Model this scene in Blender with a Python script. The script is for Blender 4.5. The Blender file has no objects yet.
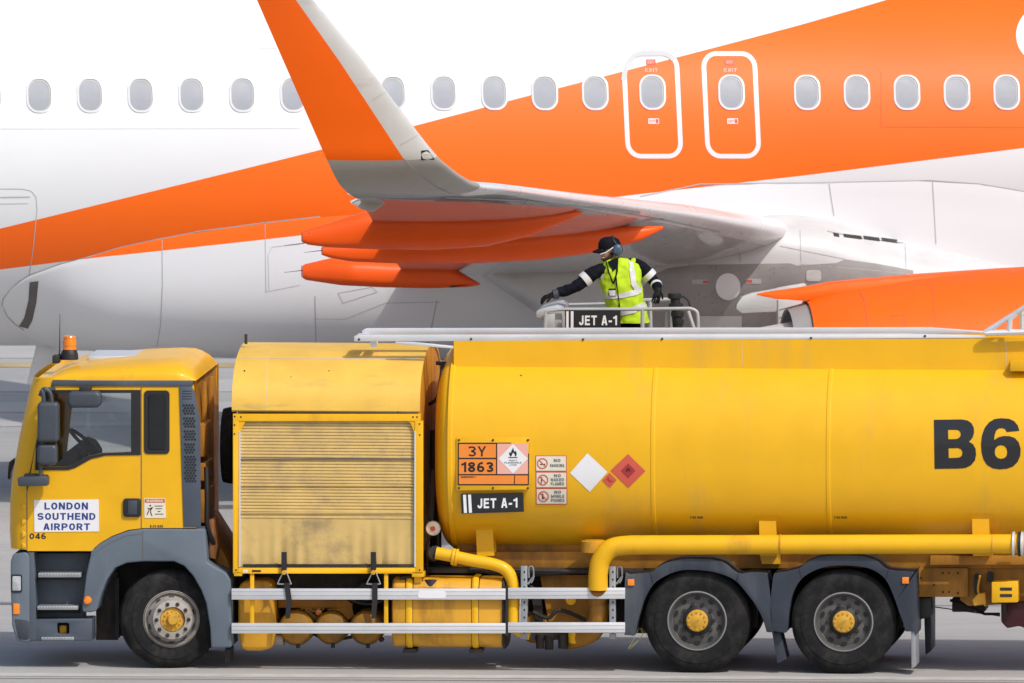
import bpy, bmesh, math, random
from mathutils import Vector, Matrix
from mathutils.bvhtree import BVHTree
from mathutils.geometry import delaunay_2d_cdt
R = math.radians
sin, cos, tan, PI = math.sin, math.cos, math.tan, math.pi
random.seed(7)
scn = bpy.context.scene
COL = scn.collection

# ------------------------------------------------------------------ camera
PITCH = R(4.3); DIST = 300.0; LOOKZ = 3.32
SLANT = DIST / cos(PITCH)
CAM = Vector((0, -DIST, LOOKZ + DIST * tan(PITCH)))
LENS = 36 * SLANT / 10.24
cam = bpy.data.cameras.new('camera'); cam.lens = LENS; cam.sensor_width = 36
cam.clip_start = 1; cam.clip_end = 8000
camo = bpy.data.objects.new('camera', cam); COL.objects.link(camo)
camo.location = CAM; camo.rotation_euler = (R(90) - PITCH, 0, 0)
cam.dof.use_dof = True; cam.dof.focus_distance = SLANT + 1.0; cam.dof.aperture_fstop = 10
scn.camera = camo
CROT = Matrix.Rotation(R(90) - PITCH, 3, 'X')

def pxdir(px, py):
    k = 36 / LENS / 1024
    return (CROT @ Vector(((px - 512) * k, -(py - 341.5) * k, -1))).normalized()

class Frame:
    """turns a sighting into a point of a vehicle's own coordinates at a chosen depth"""
    def __init__(s, mat):
        s.m = mat; s.inv = mat.inverted(); s.o = s.inv @ CAM; s.rot = s.inv.to_3x3()
    def ray(s, px, py): return s.o, s.rot @ pxdir(px, py)
    def at(s, px, py, y):
        o, d = s.ray(px, py); return o + d * ((y - o.y) / d.y)
    def xz(s, px, py, y):
        p = s.at(px, py, y); return (p.x, p.z)

TM = Matrix.Translation((0, 0, 0)) @ Matrix.Rotation(R(-5), 4, 'Z')
AM = Matrix.Translation((0, 22, 0)) @ Matrix.Rotation(R(8), 4, 'Z') @ Matrix.Rotation(R(0.42), 4, 'Y')
T = Frame(TM); A = Frame(AM)

# ------------------------------------------------------------------ materials
def new_mat(name):
    m = bpy.data.materials.new(name); m.use_nodes = True
    nt = m.node_tree; b = nt.nodes['Principled BSDF']
    return m, nt, b
def N(nt, typ, **kw):
    n = nt.nodes.new(typ)
    for k, v in kw.items():
        if k in n.inputs: n.inputs[k].default_value = v
        else: setattr(n, k, v)
    return n
def noise(nt, scale, detail=4, stretch=None, rough=.55):
    tc = N(nt, 'ShaderNodeTexCoord'); n = N(nt, 'ShaderNodeTexNoise')
    n.inputs['Scale'].default_value = scale; n.inputs['Detail'].default_value = detail
    n.inputs['Roughness'].default_value = rough
    if stretch:
        mp = N(nt, 'ShaderNodeMapping'); mp.inputs['Scale'].default_value = stretch
        nt.links.new(tc.outputs['Object'], mp.inputs['Vector']); nt.links.new(mp.outputs[0], n.inputs['Vector'])
    else: nt.links.new(tc.outputs['Object'], n.inputs['Vector'])
    return n.outputs['Fac']
def ramp(nt, fac, a, b, c0=(0, 0, 0, 1), c1=(1, 1, 1, 1)):
    r = N(nt, 'ShaderNodeValToRGB'); e = r.color_ramp.elements
    e[0].position = a; e[1].position = b; e[0].color = c0; e[1].color = c1
    nt.links.new(fac, r.inputs['Fac']); return r.outputs['Color']
def mix(nt, fac, a, b, blend='MIX'):
    n = N(nt, 'ShaderNodeMix', data_type='RGBA', blend_type=blend)
    for i, v in ((0, fac), (6, a), (7, b)):
        if hasattr(v, 'node'): nt.links.new(v, n.inputs[i])
        elif i == 0: n.inputs[0].default_value = v
        else: n.inputs[i].default_value = (*v, 1) if len(v) == 3 else v
    return n.outputs[2]
def paint(name, col, rough=.35, coat=0., metal=0., var=.08, dirt=None, dirt_amt=.0, dirt_scale=1.4,
          stretch=(1, 1, .25), spec=.5, vscale=2.5, bump=0., bscale=60):
    m, nt, b = new_mat(name)
    c2 = tuple(x * (1 - var) for x in col)
    c = mix(nt, ramp(nt, noise(nt, vscale), .35, .65), col, c2)
    if dirt:
        f = ramp(nt, noise(nt, dirt_scale, 8, stretch, .65), .62 - dirt_amt * .35, .80 - dirt_amt * .1)
        c = mix(nt, f, c, dirt)
    nt.links.new(c, b.inputs['Base Color'])
    rr = ramp(nt, noise(nt, 6, 6), .3, .7, (rough * .85,) * 3 + (1,), (min(1, rough * 1.25),) * 3 + (1,))
    nt.links.new(rr, b.inputs['Roughness'])
    b.inputs['Metallic'].default_value = metal; b.inputs['Coat Weight'].default_value = coat
    b.inputs['Coat Roughness'].default_value = .12; b.inputs['Specular IOR Level'].default_value = spec
    if bump:
        bp = N(nt, 'ShaderNodeBump'); bp.inputs['Strength'].default_value = bump; bp.inputs['Distance'].default_value = .01
        nt.links.new(noise(nt, bscale, 3), bp.inputs['Height']); nt.links.new(bp.outputs[0], b.inputs['Normal'])
    return m

YEL = (.82, .442, .008)
M = {}
M['yellow'] = paint('yellow_paint', YEL, .42, .15, spec=.3, dirt=(.42, .22, .03), dirt_amt=.06)
M['tankyellow'] = paint('tank_yellow', YEL, .42, .25, spec=.3, var=.06, dirt=(.60, .36, .06), dirt_amt=.16, stretch=(1.6, 1, .35), dirt_scale=1.1, bump=.12, bscale=2.2)
M['faded'] = paint('faded_yellow', (.82, .50, .075), .5, .1, var=.12, dirt=(.40, .27, .09), dirt_amt=.16, stretch=(.5, .5, 2.5), dirt_scale=2)
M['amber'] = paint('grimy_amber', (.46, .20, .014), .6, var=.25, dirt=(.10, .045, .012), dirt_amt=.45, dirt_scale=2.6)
M['shaded_backwall'] = paint('shaded_wall_amber', (.50, .215, .008), .6, .0, var=.25, dirt=(.10, .045, .012), dirt_amt=.5, dirt_scale=2.6)  # grime, plus a base darkened to paint in the wall's shade
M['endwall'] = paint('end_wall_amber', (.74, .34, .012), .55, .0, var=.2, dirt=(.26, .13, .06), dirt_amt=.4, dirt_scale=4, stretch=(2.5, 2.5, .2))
M['sooty'] = paint('sooty_amber', (.40, .14, .025), .6, var=.3, dirt=(.10, .07, .05), dirt_amt=.75, dirt_scale=5, stretch=(2.5, 2.5, .15))
M['oldyellow'] = paint('worn_yellow', (.72, .36, .018), .5, .1, var=.15, dirt=(.20, .09, .015), dirt_amt=.3, dirt_scale=3)
M['slat'] = paint('shutter_beige', (.68, .475, .165), .6, var=.15, dirt=(.44, .31, .16), dirt_amt=.45, dirt_scale=2.0, stretch=(2.2, 1, 2.5))
M['canvas'] = paint('shutter_hem', (.66, .46, .165), .75, var=.15, dirt=(.22, .16, .10), dirt_amt=.30, dirt_scale=1.8, stretch=(1, 1, 1.2))
M['cabgrey'] = paint('cab_grey_plastic', (.125, .158, .195), .5, var=.12, dirt=(.20, .22, .24), dirt_amt=.25, spec=.4)
M['slate'] = paint('cab_slate_plastic', (.075, .095, .125), .5, var=.15, dirt=(.13, .14, .16), dirt_amt=.25, spec=.4)
M['guard'] = paint('dark_guard_plastic', (.035, .043, .062), .5, var=.2, dirt=(.10, .11, .125), dirt_amt=.3, spec=.4)
M['mirror'] = paint('mirror_plastic', (.05, .062, .08), .45, var=.12)
M['black'] = paint('black_rubber', (.014, .014, .016), .55, var=.2)
M['tyre'] = paint('tyre_rubber', (.012, .012, .0135), .85, spec=.25, var=.25, dirt=(.042, .040, .037), dirt_amt=.45, dirt_scale=5, stretch=(1, 1, 1), bump=.25, bscale=45)
M['dark'] = paint('grimy_dark_metal', (.030, .026, .024), .7, var=.4, dirt=(.09, .05, .025), dirt_amt=.3, dirt_scale=5)
M['alu'] = paint('brushed_aluminium', (.70, .71, .73), .42, metal=.35, var=.08, dirt=(.45, .43, .41), dirt_amt=.15, stretch=(.4, 1, 3))
M['railgrey'] = paint('rail_grey', (.50, .505, .51), .5, metal=.2, var=.15)
M['galv'] = paint('galvanised_steel', (.36, .38, .40), .5, metal=.5, var=.2)
M['white'] = paint('white_paint', (.80, .80, .80), .35, .2, var=.03)
M['rimdark'] = paint('grey_rim', (.125, .123, .12), .5, metal=.2, var=.25, dirt=(.10, .085, .07), dirt_amt=.35, dirt_scale=9, stretch=(1, 1, 1))
M['rimlight'] = paint('light_rim', (.42, .39, .36), .5, metal=.2, var=.15, dirt=(.22, .17, .13), dirt_amt=.35, dirt_scale=9, stretch=(1, 1, 1))
M['hubyellow'] = paint('hub_yellow', (.66, .36, .03), .55, var=.2, dirt=(.18, .09, .02), dirt_amt=.3, dirt_scale=12, stretch=(1, 1, 1))
M['orangesign'] = paint('sign_orange', (.84, .25, .03), .5, var=.05)
M['pinksign'] = paint('sign_pink', (.82, .42, .34), .5, var=.05)
M['signred'] = paint('sign_red', (.62, .10, .06), .5, var=.05)
M['signdarkred'] = paint('sign_dark_red', (.36, .03, .035), .5, var=.05)
M['signwhite'] = paint('sign_white', (.78, .78, .80), .5, var=.02)
M['signcream'] = paint('sign_cream', (.76, .70, .58), .5, var=.04)
M['ink'] = paint('black_ink', (.012, .012, .014), .5, var=.05)
M['gloss_ink'] = paint('gloss_black_vinyl', (.012, .012, .015), .25, .4, var=.05)
M['blueink'] = paint('blue_ink', (.02, .045, .24), .5, var=.05)
M['greenink'] = paint('grey_ink', (.14, .17, .16), .5, var=.05)
M['lamp'] = paint('amber_lens', (.90, .26, .015), .2, .5, var=.15)
M['headlight'] = paint('headlight_glass', (.62, .64, .66), .12, .6, metal=.3, var=.3, vscale=12)
M['maroon'] = paint('maroon_hose', (.05, .006, .010), .6, var=.3)
M['seat'] = paint('seat_cloth', (.020, .022, .030), .85, var=.3)
M['orange'] = paint('orange_paint', (.97, .135, .003), .45, .12, var=.03, spec=.3)
M['shaded_flap_orange'] = paint('shaded_flap_orange', (.90, .098, .003), .42, .12, var=.06, spec=.3, dirt=(.62, .06, .004), dirt_amt=.12, stretch=(.5, 1, 2))  # the orange made deeper: shade under the wing put into the colour
M['aero_white'] = paint('aircraft_white', (.75, .76, .78), .3, .5, var=.03)
M['wing_grey'] = paint('wing_light_grey', (.60, .60, .595), .38, .2, var=.08, dirt=(.38, .36, .33), dirt_amt=.12, stretch=(.4, 2, 2))
M['fairing'] = paint('fairing_grey_white', (.60, .605, .61), .42, .15, var=.08, dirt=(.46, .45, .43), dirt_amt=.2, stretch=(.5, 1, 1.5))
M['panelgrey'] = paint('bare_panel_grey', (.33, .318, .31), .5, .1, var=.15, dirt=(.23, .215, .205), dirt_amt=.35, stretch=(.6, 1, 1.4))
M['tail_grey'] = paint('winglet_grey', (.38, .37, .35), .4, .2, var=.08)
M['shaded_drum'] = paint('shade_dark_drum', (.36, .17, .010), .55, var=.3, dirt=(.08, .04, .012), dirt_amt=.5, dirt_scale=4)  # amber and mottling darkened to carry the shade beneath the truck
M['orange_seam'] = paint('orange_seam', (.70, .09, .007), .5)
M['wing_low'] = paint('wing_grey_gloss', (.56, .56, .555), .3, 1., var=.08, dirt=(.38, .36, .33), dirt_amt=.12, stretch=(.4, 2, 2))
M['wing_low'].node_tree.nodes['Principled BSDF'].inputs['Coat Roughness'].default_value = .07
M['seam'] = paint('seam_grey', (.46, .465, .47), .6, var=.1)
M['seamdark'] = paint('seam_dark', (.14, .13, .125), .6, var=.2)
M['seamsoft'] = paint('seam_soft', (.60, .61, .62), .5, var=.1)
M['slotdark'] = paint('slot_dark', (.03, .028, .027), .6, var=.2)
M['pane'] = paint('cabin_pane', (.29, .31, .355), .4, .1, var=.08, vscale=4)
M['softwhite'] = paint('exit_outline', (.50, .51, .53), .4, var=.02)
M['vest'] = paint('hi_vis_yellow', (.50, .72, .012), .75, var=.15, vscale=9)
M['reflect'] = paint('reflective_tape', (.62, .63, .64), .45, var=.12, vscale=14)
M['navy'] = paint('navy_cloth', (.007, .008, .014), .9, spec=.15, var=.3, vscale=12)
M['glove'] = paint('black_glove', (.008, .008, .010), .7, spec=.25, var=.3, vscale=20)
M['skin'] = paint('skin', (.50, .27, .19), .55, var=.15, vscale=14)
M['beard'] = paint('beard_hair', (.035, .022, .016), .8, var=.4, vscale=60)
M['muff'] = paint('ear_defender_blue', (.05, .10, .16), .4, var=.1)

def glass_mat():
    m, nt, b = new_mat('tinted_glass'); out = nt.nodes['Material Output']
    tr = N(nt, 'ShaderNodeBsdfTransparent'); tr.inputs[0].default_value = (.93, .95, .95, 1)
    gl = N(nt, 'ShaderNodeBsdfGlossy'); gl.inputs['Roughness'].default_value = .03
    fr = N(nt, 'ShaderNodeFresnel'); fr.inputs[0].default_value = 1.5
    mx = N(nt, 'ShaderNodeMixShader'); nt.links.new(fr.outputs[0], mx.inputs[0])
    nt.links.new(tr.outputs[0], mx.inputs[1]); nt.links.new(gl.outputs[0], mx.inputs[2])
    nt.links.new(mx.outputs[0], out.inputs['Surface']); nt.nodes.remove(b); return m
M['glass'] = glass_mat()

# ------------------------------------------------------------------ mesh tools
def fill(loops, kind=2):
    """triangles of an outline with holes (kind 2) or of the union of outlines (kind 1)"""
    vs, fs = [], []
    for l in loops:
        if kind == 1 and sum(l[i - 1][0] * l[i][1] - l[i][0] * l[i - 1][1] for i in range(len(l))) < 0: l = l[::-1]
        k = len(vs); vs += [Vector((p[0], p[1])) for p in l]; fs.append(list(range(k, k + len(l))))
    r = delaunay_2d_cdt(vs, [], fs, 0 if kind == 1 else kind, 1e-7)
    return r[0], ([t for t, o in zip(r[2], r[5]) if o] if kind == 1 else r[2])
# plain heavy block capitals drawn as strokes
def glyph(ch, t):
    h = t / 2; w = {'I': t, '1': .46, '-': .40, '.': t, 'M': .92, 'W': 1.0, 'L': .60, 'J': .56, 'E': .62, 'F': .58, 'T': .68}.get(ch, .70)
    if ch == ' ': return .25, []
    l, r, b, T_ = h, w - h, h, 1 - h; m = .52
    arc = lambda cx, cy, rx, ry, a0, a1, n=14: [(cx + rx * cos(R(a0 + (a1 - a0) * k / n)), cy + ry * sin(R(a0 + (a1 - a0) * k / n))) for k in range(n + 1)]
    cx = w / 2; rx = cx - h; q = rx * .95
    oval = arc(cx, .5, rx, .5 - h, 0, 360, 28)
    D = {'A': [[(h * .9, 0), (cx - .02, 1)], [(w - h * .9, 0), (cx + .02, 1)], [(w * .2, .3), (w * .8, .3)]],
      'B': [[(l, 0), (l, 1)], [(l, T_), (r - .22, T_)] + arc(r - .24, (T_ + m) / 2, .2, (T_ - m) / 2, 90, -90) + [(l, m)], [(l, m), (r - .2, m)] + arc(r - .22, (b + m) / 2, .22, (m - b) / 2, 90, -90) + [(l, b)]],
      'C': [arc(cx, .5, rx, .5 - h, 40, 320, 26)], 'D': [[(l, 0), (l, 1)], [(l, T_), (cx - .04, T_)] + arc(cx - .04, .5, r - cx + .04, .5 - h, 90, -90, 20) + [(l, b)]],
      'E': [[(l, 0), (l, 1)], [(l, T_), (w, T_)], [(l, m), (w * .94, m)], [(l, b), (w, b)]], 'F': [[(l, 0), (l, 1)], [(l, T_), (w, T_)], [(l, m), (w * .92, m)]],
      'G': [arc(cx, .5, rx, .5 - h, 42, 345, 26), [(r, .0), (r, .5)], [(cx, .46), (w, .46)]], 'H': [[(l, 0), (l, 1)], [(r, 0), (r, 1)], [(l, m), (r, m)]],
      'I': [[(h, 0), (h, 1)]], 'J': [[(r, 1)] + [(r, .35)] + arc(cx, .3, rx, .3 - h, 0, -180)], 'K': [[(l, 0), (l, 1)], [(l, .36), (r, 1)], [(w * .38, .5), (r + .02, 0)]],
      'L': [[(l, 0), (l, 1)], [(l, b), (w, b)]], 'M': [[(l, 0), (l, 1)], [(r, 0), (r, 1)], [(l, 1), (cx, .1)], [(r, 1), (cx, .1)]], 'N': [[(l, 0), (l, 1)], [(r, 0), (r, 1)], [(l, 1), (r, 0)]],
      'O': [oval], '0': [oval], 'P': [[(l, 0), (l, 1)], [(l, T_), (r - .24, T_)] + arc(r - .24, (T_ + .44) / 2, .24, (T_ - .44) / 2, 90, -90) + [(l, .44)]],
      'R': [[(l, 0), (l, 1)], [(l, T_), (r - .24, T_)] + arc(r - .24, (T_ + .46) / 2, .22, (T_ - .46) / 2, 90, -90) + [(l, .46)], [(cx, .46), (r + .02, 0)]],
      'S': [arc(cx, (T_ + .5) / 2, rx, (T_ - .5) / 2, 20, 270, 18) + arc(cx, (b + .5) / 2, rx, (.5 - b) / 2, 90, -160, 18)], 'T': [[(cx, 0), (cx, 1)], [(0, T_), (w, T_)]], 'U': [[(l, 1)] + arc(cx, .34, rx, .34 - h, 180, 360) + [(r, 1)]],
      'V': [[(h * .8, 1), (cx, 0)], [(w - h * .8, 1), (cx, 0)]], 'W': [[(h, 1), (w * .27, 0)], [(w * .27, 0), (cx, 1)], [(cx, 1), (w * .73, 0)], [(w * .73, 0), (w - h, 1)]], 'Y': [[(cx, 0), (cx, .45)], [(h * .8, 1), (cx, .42)], [(w - h * .8, 1), (cx, .42)]],
      'X': [[(h, 0), (r, 1)], [(h, 1), (r, 0)]], 'Q': [oval], '1': [[(w - h, 0), (w - h, 1)], [(0, .72), (w - h, .86)]], '3': [arc(cx - .02, .74, rx, .26 - h, 150, -85, 18) + arc(cx - .0, .27, rx, .27 - h, 85, -150, 18)],
      '4': [[(r - .1, 0), (r - .1, 1)], [(r - .1, .97), (h * .6, .3)], [(0, .27), (w, .27)]], '5': [[(w * .95, T_), (l + .05, T_), (l + .02, .5)] + arc(cx, .33, rx, .33 - h, 130, -150, 20)],
      '6': [arc(cx, .31, rx, .31 - h, 0, 360, 24), arc(w * .62, .40, w * .62 - h, .6 - h, 75, 195, 16)], '7': [[(0, T_), (r, T_), (w * .35, 0)]], '8': [arc(cx, .745, rx * .92, .255 - h, 0, 360, 22), arc(cx, .27, rx, .27 - h, 0, 360, 22)],
      '-': [[(0, .40), (w, .40)]], '.': [[(h, 0), (h, t)]]}
    P = []
    for line in D[ch]:
        n = len(line)
        for i in range(n - 1):
            (x0, y0), (x1, y1) = line[i], line[i + 1]; L_ = math.hypot(x1 - x0, y1 - y0)
            if L_ < 1e-6: continue
            ux, uy = (x1 - x0) / L_, (y1 - y0) / L_; e0 = .012 if i else 0; e1 = .012 if i < n - 2 else 0
            x0 -= ux * e0; y0 -= uy * e0; x1 += ux * e1; y1 += uy * e1; nx, ny = -uy * h, ux * h
            P.append([(x0 + nx, y0 + ny), (x1 + nx, y1 + ny), (x1 - nx, y1 - ny), (x0 - nx, y0 - ny)])
            if 0 < i: P.append([(line[i][0] + h * .98 * cos(2 * PI * k / 12), line[i][1] + h * .98 * sin(2 * PI * k / 12)) for k in range(12)])
    return w, P
def finish(name, me, mat, parent=None, angle=32):
    mats = mat if isinstance(mat, (list, tuple)) else [mat]
    for x in mats: me.materials.append(M[x] if isinstance(x, str) else x)
    me.polygons.foreach_set('use_smooth', [True] * len(me.polygons))
    try: me.set_sharp_from_angle(angle=R(angle))
    except Exception: pass
    o = bpy.data.objects.new(name, me); COL.objects.link(o)
    if parent is not None: o.parent = parent
    return o

class MB:
    def __init__(s): s.bm = bmesh.new()
    def face(s, vs, mi=0):
        try: f = s.bm.faces.new(vs); f.material_index = mi; return f
        except ValueError: return None
    def v(s, *p): return s.bm.verts.new(p if len(p) == 3 else p[0])
    def box(s, x0, x1, y0, y1, z0, z1, rot=None):
        P = [(x, y, z) for x in (x0, x1) for y in (y0, y1) for z in (z0, z1)]
        if rot:
            c = Vector(((x0 + x1) / 2, (y0 + y1) / 2, (z0 + z1) / 2)); P = [c + rot @ (Vector(p) - c) for p in P]
        v = [s.v(*p) if not isinstance(p, Vector) else s.v(p) for p in P]
        for f in ((0, 1, 3, 2), (4, 6, 7, 5), (0, 4, 5, 1), (2, 3, 7, 6), (0, 2, 6, 4), (1, 5, 7, 3)): s.face([v[i] for i in f])
        return s
    def prism(s, pts, y0, y1, holes=()):
        loops = [list(pts)] + [list(h) for h in holes]
        if holes:
            vs_, tris = fill(loops)
            a = [s.v(p[0], y0, p[1]) for p in vs_]; b = [s.v(p[0], y1, p[1]) for p in vs_]
            for t in tris: s.face([a[i] for i in t]); s.face([b[i] for i in reversed(t)])
        for l in loops:
            n = len(l); a = [s.v(p[0], y0, p[1]) for p in l]; b = [s.v(p[0], y1, p[1]) for p in l]
            if not holes: s.face(a); s.face(list(reversed(b)))
            for i in range(n): s.face([a[i], a[(i + 1) % n], b[(i + 1) % n], b[i]])
        return s
    def ppoly(s, F, px, y0, y1, holes=()):
        return s.prism([F.xz(*p, y0) for p in px], y0, y1, [[F.xz(*p, y0) for p in h] for h in holes])
    def pbox(s, F, x0, y0, x1, y1, ya, yb):
        return s.ppoly(F, [(x0, y0), (x1, y0), (x1, y1), (x0, y1)], ya, yb)
    def tube(s, pts, r, n=14, cap=True):
        pts = [Vector(p) for p in pts]; rs = r if isinstance(r, (list, tuple)) else [r] * len(pts)
        rings = []; u = None
        for i, p in enumerate(pts):
            d = (pts[min(i + 1, len(pts) - 1)] - pts[max(i - 1, 0)]).normalized()
            if u is None: u = d.orthogonal().normalized()
            u = (u - d * u.dot(d)).normalized(); w = d.cross(u)
            rings.append([s.v(p + (u * cos(a) + w * sin(a)) * rs[i]) for a in (2 * PI * k / n for k in range(n))])
        for a, b in zip(rings, rings[1:]):
            for k in range(n): s.face([a[k], a[(k + 1) % n], b[(k + 1) % n], b[k]])
        if cap: s.face(list(reversed(rings[0]))); s.face(rings[-1])
        return s
    def lathe(s, c, prof, n=48, axis='y', cap=False):
        """prof: (radius, distance along the axis)"""
        c = Vector(c); rings = []
        for r, h in prof:
            ring = []
            for k in range(n):
                a = 2 * PI * k / n
                o = {'y': (r * cos(a), h, r * sin(a)), 'x': (h, r * cos(a), r * sin(a)), 'z': (r * cos(a), r * sin(a), h)}[axis]
                ring.append(s.v(c + Vector(o)))
            rings.append(ring)
        for a, b in zip(rings, rings[1:]):
            for k in range(n): s.face([a[k], a[(k + 1) % n], b[(k + 1) % n], b[k]])
        if cap: s.face(rings[0]); s.face(rings[-1])
        return s
    def grid(s, rows, close=False, mi=None):
        vr = [[s.v(p) for p in r] for r in rows]
        for i, (a, b) in enumerate(zip(vr, vr[1:])):
            n = len(a)
            for k in range(n if close else n - 1):
                s.face([a[k], a[(k + 1) % n], b[(k + 1) % n], b[k]], mi(i, k) if mi else 0)
        return vr
    def build(s, name, mat, parent=None, bevel=0, seg=2, angle=32):
        bmesh.ops.remove_doubles(s.bm, verts=s.bm.verts, dist=1e-5)
        bmesh.ops.recalc_face_normals(s.bm, faces=s.bm.faces)
        if bevel:
            ed = [e for e in s.bm.edges if len(e.link_faces) == 2 and e.calc_face_angle(0) > R(28)]
            bmesh.ops.bevel(s.bm, geom=ed, offset=bevel, segments=seg, affect='EDGES', profile=.5, clamp_overlap=True)
        me = bpy.data.meshes.new(name); s.bm.to_mesh(me); s.bm.free()
        return finish(name, me, mat, parent, angle)

def empty(name, mat, label, cat, group=None):
    o = bpy.data.objects.new(name, None); COL.objects.link(o); o.matrix_world = mat
    o['label'] = label; o['category'] = cat
    if group: o['group'] = group
    return o

def bvh(*objs):
    bm = bmesh.new()
    for o in objs: bm.from_mesh(o.data)
    t = BVHTree.FromBMesh(bm); bm.free(); return t

# marks laid on a curved surface: flat outlines are cut small, then laid on the body they belong to
class Mark:
    def __init__(s): s.bm = bmesh.new()
    def poly(s, *loops, kind=2):
        vs_, tr = fill(loops, kind)
        v = [s.bm.verts.new((p[0], p[1], 0)) for p in vs_]
        for t in tr:
            try: s.bm.faces.new([v[i] for i in t])
            except ValueError: pass
        return s
    def rect(s, x0, y0, x1, y1): return s.poly([(x0, y0), (x1, y0), (x1, y1), (x0, y1)])
    def disc(s, cx, cy, rx, ry=None, n=28):
        ry = ry or rx; return s.poly([(cx + rx * cos(2 * PI * k / n), cy + ry * sin(2 * PI * k / n)) for k in range(n)])
    def ring(s, cx, cy, r, w, n=28):
        c = lambda q: [(cx + q * cos(2 * PI * k / n), cy + q * sin(2 * PI * k / n)) for k in range(n)]
        return s.poly(c(r), c(r - w))
    def line(s, pts, w=1.):
        for (x0, y0), (x1, y1) in zip(pts, pts[1:]):
            l = math.hypot(x1 - x0, y1 - y0) or 1; nx, ny = -(y1 - y0) / l * w / 2, (x1 - x0) / l * w / 2
            s.poly([(x0 + nx, y0 + ny), (x1 + nx, y1 + ny), (x1 - nx, y1 - ny), (x0 - nx, y0 - ny)])
        return s
    def outline(s, loop, w):
        """closed band just inside a rounded loop"""
        n = len(loop); cx = sum(p[0] for p in loop) / n; cy = sum(p[1] for p in loop) / n
        inner = []
        for i in range(n):
            (x0, y0), (x1, y1) = loop[i - 1], loop[(i + 1) % n]
            l = math.hypot(x1 - x0, y1 - y0) or 1; nx, ny = -(y1 - y0) / l, (x1 - x0) / l
            px, py = loop[i]
            if nx * (cx - px) + ny * (cy - py) < 0: nx, ny = -nx, -ny
            inner.append((px + nx * w, py + ny * w))
        return s.poly(loop, inner)
    def text(s, body, x0, y0, x1, y1, bold=.2, skew=0, gap=.16):
        x = 0; polys = []
        for ch in body:
            w_, P = glyph(ch, bold); polys.append([[(x + p[0], p[1]) for p in q] for q in P]); x += w_ + gap
        W = x - gap
        for P in polys:
            if P: s.poly(*[[(x0 + p[0] / W * (x1 - x0), y1 - p[1] * (y1 - y0) + skew * p[0] / W) for p in q] for q in P], kind=1)
        return s
    def lay(s, name, mat, parent, F, tree, off=.005, cell=5, planey=None):
        bm = s.bm
        xs = [v.co.x for v in bm.verts]; ys = [v.co.y for v in bm.verts]
        if cell:
            for ax, lo, hi in ((0, min(xs), max(xs)), (1, min(ys), max(ys))):
                c = lo + cell
                while c < hi:
                    co = Vector((c, 0, 0)) if ax == 0 else Vector((0, c, 0)); no = Vector((1, 0, 0)) if ax == 0 else Vector((0, 1, 0))
                    bmesh.ops.bisect_plane(bm, geom=bm.verts[:] + bm.edges[:] + bm.faces[:], plane_co=co, plane_no=no, dist=1e-4)
                    c += cell
        bad = []
        for v in bm.verts:
            px, py = v.co.x, v.co.y; o, d = F.ray(px, py)
            hit = tree.ray_cast(o, d) if tree else (None,)
            if hit[0] is None:
                if planey is None: bad.append(v); continue
                v.co = F.at(px, py, planey - off)
            else:
                n = hit[1]
                if n.dot(d) > 0: n = -n
                v.co = hit[0] + n * off
        if bad: bmesh.ops.delete(bm, geom=bad, context='VERTS')
        for f in bm.faces:
            f.normal_update()
            if f.normal.dot(F.rot @ pxdir(512, 341)) > 0: f.normal_flip()
        me = bpy.data.meshes.new(name); bm.to_mesh(me); bm.free()
        return finish(name, me, mat, parent)

def rrect(x0, y0, x1, y1, r, n=5, lean=0, ry=None):
    ry = ry or r; pts = []
    for cx, cy, a0 in ((x1 - r, y0 + ry, -90), (x1 - r, y1 - ry, 0), (x0 + r, y1 - ry, 90), (x0 + r, y0 + ry, 180)):
        for k in range(n + 1):
            a = R(a0 + 90 * k / n); x, y = cx + r * cos(a), cy + ry * sin(a)
            pts.append((x + lean * (y - y0) / (y1 - y0), y))
    return pts
def spline(pts, n=6):
    P = [Vector(p) for p in pts]; out = []
    for i in range(len(P) - 1):
        a, b, c, d = P[max(i - 1, 0)], P[i], P[i + 1], P[min(i + 2, len(P) - 1)]
        for k in range(n):
            t = k / n; out.append(.5 * ((2 * b) + (c - a) * t + (2 * a - 5 * b + 4 * c - d) * t * t + (3 * b - a - 3 * c + d) * t ** 3))
    out.append(P[-1]); return out
def interp(tab, x):
    if x <= tab[0][0]: return tab[0][1]
    for (a, u), (b, w) in zip(tab, tab[1:]):
        if x <= b: return u + (w - u) * (x - a) / (b - a)
    return tab[-1][1]
def smooth(t): t = max(0, min(1, t)); return t * t * (3 - 2 * t)

# ------------------------------------------------------------------ light
EL, AZ = R(48.5), R(38)
sv = Vector((sin(AZ) * cos(EL), -cos(AZ) * cos(EL), sin(EL)))
sl = bpy.data.lights.new('sun', 'SUN'); sl.energy = 2.75; sl.angle = R(1.2); sl.color = (1, .965, .91)
so = bpy.data.objects.new('sun', sl); COL.objects.link(so); so.rotation_euler = sv.to_track_quat('Z', 'Y').to_euler()
so.location = (0, 0, 60)
w = bpy.data.worlds.new('World'); scn.world = w; w.use_nodes = True; nt = w.node_tree
sky = N(nt, 'ShaderNodeTexSky'); sky.sky_type = 'NISHITA'; sky.sun_disc = False
sky.sun_elevation = EL; sky.sun_rotation = math.atan2(sv.x, sv.y); sky.air_density = 1; sky.dust_density = 3; sky.ozone_density = .6
bg = nt.nodes['Background']; bg.inputs['Strength'].default_value = .15
nt.links.new(sky.outputs[0], bg.inputs['Color'])
vs = scn.view_settings; vs.view_transform = 'Standard'; vs.look = 'None'; vs.exposure = -.09; vs.gamma = 1; vs.use_curve_mapping = False

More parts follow.
